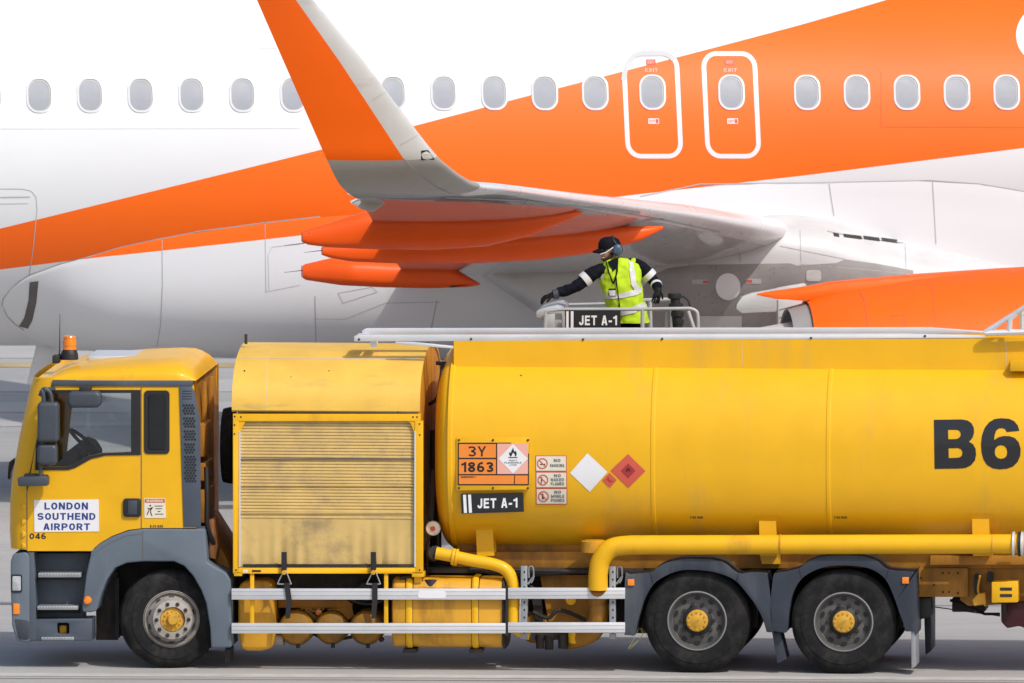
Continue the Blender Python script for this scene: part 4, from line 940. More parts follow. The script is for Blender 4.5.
q = MB(); q.tube(Q([(984, 333), (1003, 321), (1030, 304), (1060, 286)], .3), .026, 8); q.build('handrail_strut', 'alu', hr)
for L_, r_, y_ in (([(1009, 333), (1010, 319), (1016, 314)], .028, .3), ([(985, 333), (1060, 331)], .03, .3), ([(1022, 333), (1022, 310)], .025, .9)):
    q = MB(); q.tube(Q(L_, y_), r_, 8); q.build('handrail_strut', 'alu', hr)
q = MB(); q.box(tx(356, 340, .3), tx(356, 340, .3) + .1, .41, .66, tz(341.5, .25) - .02, tz(337, .25)); q.box(tx(366, 340), tx(372, 340), .45, .66, tz(345, .45) - .03, tz(341.8, .45)); q.build('rail_foot', 'alu', hr)
q = MB(); q.tube(spline([T.at(443, 362, .6), T.at(440, 385, .5), T.at(437, 398, .6), T.at(430, 404, .9)]), .02, 8); q.tube(Q([(436, 363), (450, 364)], .6), .02, 8); q.tube(Q([(438, 420), (438, 560)], .7), .035, 10); q.tube(Q([(433, 430), (433, 560)], .9), .03, 10); q.build('breather_hose', 'black', truck)

# ---- raised work platform on the far side
PY0, PY1 = 2.72, 3.75; pf = T.at(600, 395, 3.2).z
px0, px1 = T.at(540, 330, 3).x, T.at(700, 330, 3).x; FZ = 2.40
q = MB(); q.box(px0, px1, PY0, PY1, FZ - .08, FZ); wp = q.build('work_platform', 'galv', truck, bevel=.01)
q = MB(); q.box((px0 + px1) / 2 - .15, (px0 + px1) / 2 + .15, 2.75, 3.1, .9, FZ - .082); q.box(px0 + .3, px1 - .3, 2.0, 3.1, .85, 1.02); q.build('platform_mast', 'dark', wp)
q = MB()
yr = PY0 + .03
q.tube([T.at(545, 331, yr), T.at(546, 311.5, yr), T.at(560, 309.3, yr), T.at(640, 309.2, yr), T.at(688, 308.5, yr)] + spline(Q([(690, 308.6), (695, 310.5), (697.8, 316), (698.2, 340)], yr), 5), .018, 10)
q.tube([T.at(642.5, 309, yr), T.at(642.5, 350, yr)], .02, 10)
for a in (560, 650, 698.2): p = T.at(a, 340, yr); q.tube([p, (p.x, p.y, FZ)], .02, 8)
q.build('platform_rail', 'railgrey', wp); q = MB(); yb = PY1 - .03
q.tube([T.at(556, 305, yb), T.at(640, 303, yb)], .016, 8); q.tube([T.at(640, 300.5, yb), T.at(672, 299.5, yb)], .022, 10); q.tube([T.at(650, 301, yb), T.at(651, 350, yb)], .02, 8)
q.tube([T.at(672, 299.5, yb), T.at(672, 340, yb)], .02, 8); q.tube([T.at(688, 311, yr + .4), T.at(696, 335, yr + .4)], .02, 8); q.tube([T.at(667, 312, yr + .5), T.at(666, 335, yr + .5)], .015, 8)
q.build('platform_rail', 'railgrey', wp)
q = MB(); q.ppoly(T, [(536, 311), (546, 307.5), (556, 305.5), (562, 308), (562, 334), (549, 334), (548, 321), (536, 318)], yr + .05, yb - .1); q.ppoly(T, [(545, 313), (555, 313), (555, 331), (545, 331)], yr + .0, yr + .04); q.build('control_pedestal', 'railgrey', wp, bevel=.015)
q = MB(); q.ppoly(T, [(565, 310.4), (620.5, 310.4), (620.5, 330), (565, 330)], yr - .05, yr - .035); sg = q.build('fuel_grade_sign', 'ink', wp); sb = bvh(sg)
q = Mark(); q.rect(566.2, 311.2, 568.7, 329.4); q.rect(570.8, 311.2, 573.5, 329.4); q.text('JET A-1', 579, 315.5, 617, 325.2); q.lay('sign_lettering', 'signwhite', sg, T, sb, .002, 0)
q = MB(); c = T.at(679, 340, yr + .45)
q.tube([T.at(675, 298, yr + .45), T.at(678, 330, yr + .45)], [.05, .055], 14)
for a, b, r in ((674.5, 296, .07), (676, 306, .075), (677.5, 314, .068), (678, 322, .06)): p = T.at(a, b, yr + .45); q.lathe(p, [(r * .8, -.03), (r, -.02), (r, .02), (r * .8, .03)], 16, 'z', True)
q.tube(spline(Q([(676, 296), (684, 297), (689, 302), (690, 310)], yr + .45)), .010, 8); q.tube(spline([T.at(678, 326, yr + .45), T.at(679, 345, yr + .45), T.at(684, 380, yr + .5), T.at(690, 400, yr + .3)]), .05, 12); q.build('fuel_nozzle', 'black', wp)

# ================================================================== airliner
jet = empty('airliner', AM, 'white and orange passenger jet with upswept winglet, standing behind the yellow fuel tanker', 'airplane')
FR = 2.05
o_, d_ = A.ray(40, 345.5); nd = math.hypot(d_.y, d_.z)
FZc = o_.z + (FR * nd + (-o_.y) * d_.z) / d_.y
def fus(px, py):
    """where a sight line meets the round fuselage"""
    o, d = A.ray(px, py); a = d.y ** 2 + d.z ** 2; b = 2 * (o.y * d.y + (o.z - FZc) * d.z); c = o.y ** 2 + (o.z - FZc) ** 2 - FR ** 2
    disc = max(0, b * b - 4 * a * c); return o + d * ((-b - math.sqrt(disc)) / (2 * a))
upper = [(-60, 243), (0, 228.6), (117, 200), (300, 155), (414, 126), (520, 98), (640, 67), (800, 25), (886, 0), (960, -24), (1040, -60), (1090, -110)]
lower = [(-60, 277), (0, 269.6), (100, 257), (264, 239), (300, 235), (632, 195), (800, 176), (1024, 148), (1090, 138), (1160, 130)]
UP = [(fus(*p).x, fus(*p).z) for p in upper]; LOW = [(fus(*p).x, fus(*p).z) for p in lower]
def livery():
    m, nt, b = new_mat('livery_paint')
    tc = N(nt, 'ShaderNodeTexCoord'); sp = N(nt, 'ShaderNodeSeparateXYZ'); nt.links.new(tc.outputs['Object'], sp.inputs[0])
    X0, X1, Z0, Z1 = -8., 8., 0., 8.
    mr = N(nt, 'ShaderNodeMapRange'); mr.inputs[1].default_value = X0; mr.inputs[2].default_value = X1; nt.links.new(sp.outputs[0], mr.inputs[0])
    def curve(tab, op):
        fc = N(nt, 'ShaderNodeFloatCurve'); cv = fc.mapping.curves[0]
        P = [((x - X0) / (X1 - X0), (z - Z0) / (Z1 - Z0)) for x, z in tab]
        cv.points[0].location = P[0]; cv.points[1].location = P[-1]
        for p in P[1:-1]: cv.points.new(*p)
        for p in cv.points: p.handle_type = 'VECTOR'
        fc.mapping.update(); nt.links.new(mr.outputs[0], fc.inputs['Value'])
        k = N(nt, 'ShaderNodeMath', operation='MULTIPLY'); k.inputs[1].default_value = Z1 - Z0; nt.links.new(fc.outputs[0], k.inputs[0])
        g = N(nt, 'ShaderNodeMath', operation=op); nt.links.new(sp.outputs[2], g.inputs[0]); nt.links.new(k.outputs[0], g.inputs[1]); return g.outputs[0]
    a, c = curve(UP, 'LESS_THAN'), curve(LOW, 'GREATER_THAN')
    mu = N(nt, 'ShaderNodeMath', operation='MULTIPLY'); nt.links.new(a, mu.inputs[0]); nt.links.new(c, mu.inputs[1])
    w_ = mix(nt, ramp(nt, noise(nt, .9, 5, (.5, 1, 2)), .35, .7), (.75, .765, .79), (.72, .735, .76))
    og = mix(nt, ramp(nt, noise(nt, .8, 4), .35, .7), (.97, .148, .003), (.95, .138, .003))
    nt.links.new(mix(nt, mu.outputs[0], w_, og), b.inputs['Base Color'])
    b.inputs['Roughness'].default_value = .55; b.inputs['Specular IOR Level'].default_value = .35; b.inputs['Coat Weight'].default_value = .15; b.inputs['Coat Roughness'].default_value = .3
    return m
M['livery'] = livery()
q = MB(); rows = []
for x, k, dz in ((-24, .02, .9), (-23.5, .15, .88), (-19, .55, .55), (-15, .85, .2), (-11, 1, 0), (-8, 1, 0), (-4, 1, 0), (0, 1, 0), (4, 1, 0), (8, 1, 0), (12, 1, 0), (13.5, .97, -.03), (15, .85, -.15), (16.2, .6, -.38), (17, .3, -.5), (17.3, .02, -.55)):
    rows.append([(x, -FR * k * cos(a), FZc + dz + FR * k * sin(a)) for a in (2 * PI * i / 160 for i in range(160))])
v_ = q.grid(rows, True); fu = q.build('fuselage', 'livery', jet, angle=60); ft = bvh(fu)

# cabin windows (window and its raised frame), emergency exits
WIN = [(-11.5, 95.6)] + [(39 + 50.75 * k, 95.3 - .15 * k) for k in range(6)] + [(392.5, 93.2), (443.3, 92.9), (493.8, 92.7), (544.2, 92.9), (594.6, 92.8)] + [(806.6, 92.7), (856.3, 92.6), (906.3, 92.7), (956.3, 92.8), (1006, 92.6), (1056, 92.6), (342, 93.6)]
def lay_rows(name, loop, inner, mat, parent, o1, o2):
    """raised lip between two outlines"""
    q = MB(); n = len(loop); f = lambda p, o: (lambda h: h + Vector((0, h.y, h.z - FZc)).normalized() * o)(fus(*p))
    L = [[f(p, .0005) for p in loop], [f(p, o1) for p in loop], [f(p, o2) for p in inner], [f(p, .001) for p in inner]]
    q.grid(L, True); return q.build(name, mat, parent, angle=60)
def window(cx, cy, parent):
    q = Mark(); q.poly(rrect(cx - 11.2, cy - 15.6, cx + 11.2, cy + 15.6, 9.4, 7, 1, 10.5)); p = q.lay('cabin_window', 'pane', parent, A, ft, .003, 4)
    lay_rows('window_frame', rrect(cx - 13.2, cy - 17.6, cx + 13.2, cy + 17.6, 11.2, 8, 1, 12), rrect(cx - 11.4, cy - 15.8, cx + 11.4, cy + 15.8, 9.6, 8, 1, 10.7), 'aero_white', p, .010, .014)
    q = Mark(); a = rrect(cx - 11.3, cy - 15.7, cx + 11.3, cy + 15.7, 9.5, 7, 1, 10.6); b = rrect(cx - 11.0, cy - 13.9, cx + 9.6, cy + 15.2, 9.0, 7, 1, 10.2); q.poly(a, b); q.lay('painted_edge_shade', 'seam', p, A, ft, .0055, 0)  # last mark paints recess shade along the flat pane's top and right edge
for c in WIN: window(*c, jet)
for k, (x0, x1) in enumerate(((621, 678.5), (700.8, 756.5))):
    L = rrect(x0, 51.5, x1, 158.5, 15, 7, 5, 16)
    q = Mark(); q.outline(L, 4.6); ex = q.lay('emergency_exit', 'softwhite' if k == 2 else 'aero_white', jet, A, ft, .003, 4)
    if k == 0:
        q = Mark(); C_ = [(623.6, 80.5), (624.8, 72), (628, 63.5), (633.5, 56.6), (640, 53.9), (650, 53.7), (664, 53.7), (670, 56.2), (674, 60.2)]; up_, dn_ = [], []
        for i in range(len(C_)):
            (xa_, ya_), (xb_, yb_) = C_[max(i - 1, 0)], C_[min(i + 1, len(C_) - 1)]; l_ = math.hypot(xb_ - xa_, yb_ - ya_); nx_, ny_ = (yb_ - ya_) / l_ * 2.5, -(xb_ - xa_) / l_ * 2.5
            up_.append((C_[i][0] + nx_, C_[i][1] + ny_)); dn_.append((C_[i][0] - nx_, C_[i][1] - ny_))
        for i in range(len(C_) - 1): q.poly([up_[i], up_[i + 1], dn_[i + 1], dn_[i]])
        q.lay('outline_on_white', 'softwhite', ex, A, ft, .007, 4)
    cx = (x0 + x1) / 2 + 2.2
    window(cx, 92.5, ex)
    q = Mark(); q.rect(cx - 6, 59.5, cx + 3.5, 65); q.lay('exit_sign', 'signred', ex, A, ft, .004, 3)
    q = Mark(); q.text('EXIT', cx - 4.5, 60.8, cx + 2, 63.8); q.lay('exit_word', 'pinksign', ex, A, ft, .006, 0)
    q = Mark(); q.text('EXIT', cx - 7, 68.5, cx + 6, 72); q.lay('exit_legend', 'pinksign', ex, A, ft, .004, 0)
    q = Mark(); q.rect(cx - 3.6, 118.5, cx + 7, 123.8); q.lay('pull_label', 'signwhite', ex, A, ft, .004, 3)
    q = Mark(); q.text('EXIT', cx - 2.4, 119.8, cx + 3.4, 122.6); q.rect(cx + 3.8, 119.2, cx + 6.4, 123.2); q.lay('pull_word', 'signred', ex, A, ft, .006, 0)
# part of a big white letter at the frame's edge
q = Mark(); q.ring(1046, 35, 30, 17, 44); q.lay('white_lettering', 'aero_white', jet, A, ft, .003, 4)
# panel lines on the round body
q = Mark(); q.line([(881, 72), (881, 127), (1024, 127.4), (1080, 127.4)], .6); q.lay('panel_line', 'orange_seam', jet, A, ft, .0025, 6)
q = Mark(); q.line([(300, 128.5), (0, 129)], .5); q.line([(259, 48.7), (277, 48.7)], .8)
q.lay('panel_line', 'seamsoft', jet, A, ft, .0025, 6)
q = Mark(); q.line([(0, 189), (22, 189), (31, 191), (36, 197), (37, 210), (33, 250), (29, 276)], .8); q.line([(0, 197.5), (30, 197)], 1.2); q.line([(0, 204), (28, 203.6)], .6); q.lay('cargo_door_line', 'seam', jet, A, ft, .0025, 6)
q = Mark(); q.poly(spline([(688, 194), (695, 193), (703, 193.5), (702, 195), (690, 195.3)], 2) if False else [(688, 194), (695, 193), (703, 193.5), (702, 195), (690, 195.3)]); q.lay('drain_hole', 'seam', jet, A, ft, .003, 0)

# ---- belly fairing
top = [(2, 304), (4, 298), (10, 290), (20, 281.5), (30, 275.5), (60, 264.5), (88, 257.3), (120, 247.5), (155, 240), (200, 231.5), (264, 223.3), (320, 217), (400, 211), (520, 205), (640, 197), (700, 184.5), (830, 183), (930, 181), (980, 184.5), (1024, 192), (1100, 207), (1250, 250), (1400, 320)]
bot = [(2, 306), (8, 317), (18, 326), (40, 335.5), (60, 340.8), (75, 344)]
o0, d0 = A.ray(300, 300); tilt = math.atan2(-d0.z, d0.y)
def phi(px, py):
    o, d = A.ray(px, py); nd = math.hypot(d.y, d.z)
    s_ = -((-o.y) * (-d.z) * -1 + 0) if False else ((FZc - o.z) * d.y + o.y * d.z * 1) / nd    # signed height of the axis over the sight line
    return -math.asin(max(-1, min(1, s_ / FR))) + math.atan2(-d.z, d.y)
tw = Vector((cos(tilt), -sin(tilt)))
rows = []; NV = 56
xs = [2, 2.6, 3.5, 5, 7, 10, 14, 18, 24, 30, 38, 48, 60, 75, 95, 120, 150, 185, 225, 270, 320, 380, 450, 520, 600, 680, 760, 840, 920, 980, 1024, 1070, 1130, 1200, 1280, 1360, 1400]
for px in xs:
    pt = interp(top, px); ph1 = phi(px, pt)
    if px < 75: ph0 = phi(px, interp(bot, px))
    else: ph0 = -PI / 2 - .35 * smooth((px - 75) / 60)
    x = fus(px, pt).x; row = []
    Bx = .03 * smooth((px - 2) / 40) + .17 * smooth((px - 60) / 220) + .12 * smooth((px - 300) / 300) - .25 * smooth((px - 1000) / 400)
    for k in range(NV + 1):
        t = k / NV; ph = ph1 + (ph0 - ph1) * t
        e = min(1, (ph1 - ph) / .9); tail = 1 if px >= 75 else smooth(min(1, (1 - t) * 4))
        sf = 1 / (abs(cos(ph)) ** 3.9 + abs(sin(ph)) ** 3.9) ** (1 / 3.9) - 1
        sf0 = 1 / (abs(cos(ph1)) ** 3.9 + abs(sin(ph1)) ** 3.9) ** (1 / 3.9) - 1
        bx = smooth((px - 14) / 90)
        r = FR + .010 + Bx * .5 * smooth(e) * tail + FR * bx * max(0, sf - sf0 * (1 - smooth(e))) - (.006 if k == 0 else 0)
        row.append(Vector((x, -r * cos(ph), FZc + r * sin(ph))))
    rows.append(row)
q = MB(); q.grid(rows); q.grid([[Vector((p.x, -p.y, p.z)) for p in r] for r in rows]); bf = q.build('belly_fairing', 'livery', jet, angle=60); bt = bvh(bf, fu)
bft = bvh(bf)
q = Mark(); q.line([(24, 330), (15, 324), (7, 316), (2.2, 306), (3, 299), (10, 289.8), (20, 281), (30, 275), (60, 264), (88, 256.8), (120, 247), (155, 239.5), (200, 231), (264, 222.6), (320, 216.4)], 1.15); q.lay('fairing_seam', 'seam', bf, A, bt, .004, 8)
q = Mark(); q.line([(640, 196.5), (700, 184), (830, 182.5), (930, 180.5), (980, 184), (1024, 191.5), (1080, 203)], 1.1); q.lay('fairing_seam', 'seam', bf, A, bt, .004, 8)
q = Mark(); q.poly([(38.5, 281), (29.5, 282), (28.5, 300), (24, 318), (19, 326), (28, 328.5), (32.5, 320), (36.5, 302)]); q.lay('fairing_seal', 'seamdark', bf, A, bt, .004, 4)
q = Mark(); q.line([(162, 240), (162.5, 285), (160.5, 325), (157, 346)], .7); q.line([(265, 224), (266, 292)], .5); q.line([(265, 292), (300, 285)], .4); q.line([(269, 290), (268, 255), (272, 247), (300, 244)], .4)
q.line([(829, 184), (834, 216)], .9); q.line([(932.5, 182), (936, 244)], .9); q.line([(315, 296), (316, 348)], .8); q.line([(315, 319), (345, 319), (385, 303), (440, 302)], .5); q.line([(437, 300), (428, 345)], 1.0); q.line([(338, 293), (372, 287), (377, 292), (343, 303), (338, 293)], .5)
q.lay('panel_line', 'seam', bf, A, bt, .004, 8)
# blade aerial under the belly
q = MB(); q.ppoly(A, [(38, 340), (61, 342), (66, 385), (27, 385)], -.05, .0); q.build('blade_aerial', 'aero_white', jet, bevel=.012)

# ---- wing root fairing: the broad swelling under and ahead of the wing
edge = [(440, 262), (455, 259), (530, 252), (623, 245), (700, 238), (740, 224), (765, 214), (790, 214), (820, 216.5), (845, 223), (872, 232), (905, 240), (940, 247), (1024, 263), (1100, 282), (1180, 320), (1210, 380)]
rows = []
for px in [440, 443, 446, 449, 452, 455, 458, 462, 467, 474, 482] + [492 + 14 * k for k in range(52)]:
    t0 = interp(edge, px); base = fus(px, t0); row = []
    swell = .10 + .50 * smooth((px - 452) / 26) * (1 - .55 * smooth((px - 980) / 230)); aft = smooth((px - 440) / 20)
    H = 400 - t0
    row.append(Vector((base.x, base.y + .12, base.z)))
    for k in range(30):
        f = (k / 29) ** 1.6; py = t0 + H * f; h = H * f
        s_ = math.sqrt(max(0, 1 - (1 - min(1, h / 42)) ** 2))
        yy = base.y - swell * s_ + .75 * smooth((h - 55) / 120)
        # slanted rear end of the swelling
        cut = smooth((px - 446) / 16); pe = px + 1.55 * max(0, py - 262) * max(0, min(1, 1 - (px - 452) / 260))
        yy = yy * cut + (base.y + .5) * (1 - cut)
        row.append(A.at(pe, py, yy))
    rows.append(row)
q = MB(); q.grid(rows); wr = q.build('wing_root_fairing', 'fairing', jet, angle=50); wt = bvh(wr)
q = Mark(); q.poly([(655, 274), (668, 268.5), (694, 265), (790, 263.2), (797, 265.5), (836, 263), (845, 259.3), (878, 264), (913, 270.5), (913, 277), (840, 290), (800, 300), (800, 340), (640, 340), (640, 290)]); gp = q.lay('bare_panel', 'panelgrey', wr, A, wt, .006, 6)
q = Mark(); q.rect(700, 315.5, 741.5, 335); q.lay('white_panel', 'wing_grey', gp, A, wt, .010, 6)
q = Mark(); q.disc(728, 286.5, 12.3, 13.4, 36); q.lay('round_access_panel', 'signwhite', gp, A, wt, .012, 5)
q = Mark(); q.rect(692, 279.5, 708, 284); q.rect(746, 278.5, 761, 283.5); q.lay('red_mark', 'seam', gp, A, wt, .010, 5)
q = Mark(); q.rect(703, 280.6, 708, 283.2); q.rect(746.5, 279.6, 752, 282.4); q.lay('red_mark_end', 'signred', gp, A, wt, .012, 5)
q = Mark(); q.poly(rrect(806, 270, 821, 281, 3)); q.lay('round_access_panel', 'wing_grey', gp, A, wt, .011, 5)
q = Mark()
for _ in range(70):
    a, b = random.choice((697, 714, 745, 772, 800)), random.uniform(266, 326)
    q.disc(a + random.choice((-2, 0, 2)), b, .45, .45, 6)
for _ in range(40): q.disc(random.uniform(640, 800), random.choice((268, 297, 313)), .45, .45, 6)
q.lay('rivet', 'seamdark', gp, A, wt, .010, 0)
q = Mark(); q.line([(800, 230), (801, 262)], .5); q.line([(905, 243), (906, 268)], .6); q.line([(739, 237), (740, 262)], 1.6); q.line([(688, 242), (690, 265)], 1.2); q.line([(800, 264), (870, 270), (925, 276), (1024, 272)], .5)
q.line([(780, 246), (845, 259)], .5); q.line([(530, 271), (569, 271)], 1.8); q.line([(545, 259), (600, 262), (690, 255)], .7)
q.lay('panel_line', 'seam', wr, A, wt, .006, 6)
q = Mark()
for a, b in ((833, 838.5), (843, 861), (863, 879), (881, 897)):
    s_ = (a - 833) * .105; q.poly([(a, 233 + s_), (b, 233.3 + s_ + (b - a) * .11), (b + .8, 236.6 + s_ + (b - a) * .11), (a + 1, 236.2 + s_)])
vs_ = q.lay('vent_slot', 'slotdark', wr, A, wt, .007, 4)
q = Mark(); q.line([(827, 231), (860, 238), (903, 243)], 1.0); q.lay('panel_line', 'seam', wr, A, wt, .006, 6)

# ---- wing and winglet
ST = [  # leading edge, trailing edge, spanwise position, lean of the section, thickness
    ((800, 233), (405, 274), -1.9, 0, .52), ((700, 214.5), (392, 257), -6.4, 0, .40), ((600, 201.5), (374, 223), -11, 0, .26), ((520, 190.5), (362, 203), -15, 0, .19),
    ((480, 186), (354, 197), -16.2, 6, .16), ((463, 178), (347, 192), -16.65, 24, .15), ((450, 168), (338, 182), -16.95, 45, .14), ((437, 156), (327, 160), -17.12, 65, .13),
    ((413, 126), (312, 126), -17.22, 76, .115), ((363, 60), (283, 60), -17.42, 79, .10), ((313, 0), (257, 0), -17.6, 80, .08), ((290, -28), (245, -28), -17.7, 80, .07), ((268, -46), (240, -45), -17.76, 80, .05)]
CH = [0, .006, .02, .05, .1, .17, .235, .298, .302, .42, .56, .72, .88, 1.0]
def section(le, te, y, lean, th):
    a = A.at(*le, y); b = A.at(*te, y); u = Vector((0, sin(R(lean)), cos(R(lean)))); out = []
    nt_ = lambda c: 5 * (.2969 * math.sqrt(c) - .126 * c - .3516 * c * c + .2843 * c ** 3 - .1015 * c ** 4)
    for c in reversed(CH): out.append(a.lerp(b, c) + u * th * 1.06 * nt_(c))
    for c in CH[1:]: out.append(a.lerp(b, c) - u * th * .94 * nt_(c))
    return out
fine = []
for i in range(len(ST) - 1):
    n = 6 if 3 <= i <= 7 else 3
    for k in range(n):
        t = k / n; ps = []
        for f in (lambda s_: s_[0][0], lambda s_: s_[0][1], lambda s_: s_[1][0], lambda s_: s_[1][1], lambda s_: s_[2], lambda s_: s_[3], lambda s_: s_[4]):
            A0, A1, A2, A3 = (f(ST[j]) for j in (max(i - 1, 0), i, i + 1, min(i + 2, len(ST) - 1)))
            if 3 <= i <= 7: ps.append(.5 * (2 * A1 + (A2 - A0) * t + (2 * A0 - 5 * A1 + 4 * A2 - A3) * t * t + (3 * A1 - A0 - 3 * A2 + A3) * t ** 3))
            else: ps.append(A1 + (A2 - A1) * t)
        fine.append(((ps[0], ps[1]), (ps[2], ps[3]), ps[4], ps[5], ps[6], i))
fine.append((*ST[-1], 99))
iw = next(k for k, f in enumerate(fine) if f[5] == 4)
q = MB(); S = [section(*f[:5]) for f in fine[:iw + 1]]
nC = len(CH)
def sunlit_slat(i, k):  # slats on the wing nose, whitened to paint in the sun there
    c = abs(k - (nC - 1)); c = k - (nC - 1); c = -c - 1 if c < 0 else c
    return 1 if c < 3 else 0
q.grid(S, True, sunlit_slat); wing = q.build('wing', ['wing_low', 'aero_white'], jet, angle=60)
q = MB(); S2 = [section(*f[:5]) for f in fine[iw:]]
ib = next(k for k, f in enumerate(fine[iw:]) if f[5] == 7)
def wl(i, k):
    c = k - (nC - 1); c = -c - 1 if c < 0 else c
    if i < ib: return 1 if c >= 0 else 1
    return 2 if c >= 8 else 0
v_ = q.grid(S2, True, wl); q.face(v_[-1]); wlt = q.build('winglet', ['wing_grey', 'tail_grey', 'orange'], jet, angle=60); wlb = bvh(wlt)
q = Mark(); q.poly([(421, 150.5), (428, 150), (434.5, 159.5), (421, 160)]); q.lay('registration_mark', 'ink', wlt, A, wlb, .004, 0)
q = Mark(); q.line([(423, 153.5), (429, 153.5)], .6); q.lay('mark_stripe', 'signwhite', wlt, A, wlb, .006, 0)
q = Mark(); q.line([(404, 158), (418, 173), (436, 187), (452, 194)], .8); q.lay('panel_line', 'seam', wlt, A, wlb, .004, 5)
for L_ in ([(372, 100), (386, 92)], [(400, 145), (418, 135)]): q = Mark(); q.line(L_, .4); q.lay('panel_line', 'seam', wlt, A, wlb, .004, 5)
wb = bvh(wing)
q = Mark(); q.line([(440, 197), (520, 200), (600, 209), (660, 219), (720, 232)], 1.0); q.poly([(590, 206), (640, 211.5), (640, 214), (592, 209)]); q.line([(645, 220), (664, 219)], 1.4); q.line([(530, 199), (524, 206)], .6); q.line([(690, 222), (700, 242)], .6)
q.lay('panel_line', 'seam', wing, A, wb, .005, 6)
# aileron / flap wedge at the tip's trailing edge
q = MB(); q.ppoly(A, [(350, 195.5), (372, 194.5), (396, 197), (384, 204), (373, 212.5), (361, 209), (353, 203.5), (362, 199.5)], -15.2, -14.9); q.build('aileron', 'wing_low', wing, bevel=.02)

# ---- flap track fairings: three orange canoes below the wing
def canoe(y, topp, botp, width, name='flap_track_fairing'):
    x0 = max(topp[0][0], botp[0][0]); x1 = min(topp[-1][0], botp[-1][0]); rows = []
    n = 44
    for i in range(n + 1):
        px = x0 + (x1 - x0) * i / n; a, b = A.at(px, interp(topp, px), y), A.at(px, interp(botp, px), y); t = i / n
        wd = width * min(1, (.32 + t * 2.6)) * (1 if t < .6 else math.sqrt(max(.004, 1 - ((t - .6) / .4) ** 2)))
        hz_, cz_ = max(.004, (a.z - b.z) / 2), (a.z + b.z) / 2; row = []
        for j in range(28):
            th = 2 * PI * j / 28; c, s_ = cos(th), sin(th)
            row.append((a.x, y + wd * abs(c) ** .75 * (1 if c > 0 else -1), cz_ + hz_ * abs(s_) ** (.8 if s_ > 0 else .62) * (1 if s_ > 0 else -1)))
        rows.append(row)
    q = MB(); v_ = q.grid(rows, True); q.face(v_[0]); q.face(v_[-1]); return q.build(name, 'shaded_flap_orange', jet, angle=45)
f1 = canoe(-11.3, [(302, 231.5), (305, 230), (330, 222.5), (363, 212), (380, 209), (420, 208), (470, 211), (520, 210), (582, 211)], [(302, 242), (306, 244.5), (330, 247.5), (380, 249.5), (430, 250), (485, 246.5), (532, 235.5), (561, 223), (584, 213)], .17)
f2 = canoe(-8.3, [(322, 247), (340, 244), (380, 240), (460, 234), (560, 226), (663, 226)], [(322, 255), (326, 257), (350, 261.5), (390, 263.2), (480, 263), (540, 260), (600, 252), (640, 241), (663, 229)], .18)
f3 = canoe(-3.05, [(302, 266), (306, 264), (332, 258), (362, 258), (420, 261), (446, 263), (480, 283.5)], [(302, 277.5), (306, 280), (340, 285), (380, 287), (430, 288), (465, 287), (480, 285)], .24)
for f, a in ((f1, (301.5, 234)), (f3, (301.5, 269))):
    q = Mark(); q.line([(a[0] + 1, a[1] + .8), (a[0] + 9, a[1] - 1.5)], .8); q.lay('drain_slot', 'seamdark', f, A, bvh(f), .003, 0)
for f, y, px, py in ((f1, -11.3, 302, 243), (f2, -8.3, 322, 250), (f3, -3.05, 302, 270)):
    q = MB()
    for k in range(3 if y < -14 else 1): q.tube([A.at(px + 4, py + k * 2.5, y), A.at(px - 18, py + 2.5 + k * 3, y)], [.005, .002], 6)
    q.build('static_wick', 'slotdark', f)
q = Mark(); q.line([(442, 287.3), (470, 285.6)], 2.6); q.lay('fairing_slot', 'slotdark', f3, A, bvh(f3), .004, 4)

# ---- engine
EY = -5.75
pt_ = A.at(1024, 267.5, EY); ERad = 1.16; EZ = pt_.z - ERad
xe = A.at(806, 300, EY).x
def er(px, py): return A.at(px, py, EY)
prof = []
for px, py in ((806, 299.5), (830, 291.5), (860, 285), (910, 277.5), (960, 271.5), (1024, 267.5), (1090, 266.5), (1180, 268), (1260, 272), (1310, 279), (1330, 287), (1336, 296), (1330, 304), (1300, 309)):
    p = er(px, py); prof.append((p.z - EZ, p.x - xe))
q = MB(); q.lathe((xe, EY, EZ), [(prof[0][0] - .10, .9), (prof[0][0] - .03, .05), (prof[0][0] - .02, 0)] + prof, 88, 'x')
en = q.build('engine_cowl', 'orange', jet, angle=50); eb = bvh(en)
q = Mark(); q.line([(856, 286), (864, 300), (867, 320), (867, 336)], .7); q.line([(924, 276), (933, 292), (936, 336)], .5); q.line([(890, 320), (890, 316), (904, 315), (905, 331)], .4); q.lay('panel_line', 'signred', en, A, eb, .003, 6)
q = MB(); q.lathe((xe, EY, EZ), [(.86, .85), (.70, .4), (.62, 0), (.52, -.55), (.49, -.56), (.47, -.3)], 64, 'x'); q.build('core_nozzle', 'wing_grey', en, angle=50)
q = MB(); q.lathe((xe, EY, EZ), [(prof[0][0] - .035, .25), (prof[0][0] - .04, -.02), (prof[0][0] - .10, -.20), (prof[0][0] - .12, -.19), (prof[0][0] - .14, .1)], 64, 'x'); q.build('exhaust_sleeve', 'panelgrey', en, angle=50)
q = MB(); q.lathe((xe, EY, EZ), [(.40, -.2), (.34, -.55), (.16, -.95), (.01, -1.05)], 40, 'x'); q.build('exhaust_cone', 'rimdark', en)
q = MB(); q.lathe((xe, EY, EZ), [(.96, 2.0), (.3, 2.1), (.02, 2.2)], 40, 'x'); q.build('fan_disc', 'dark', en)
q = MB()
sec = []
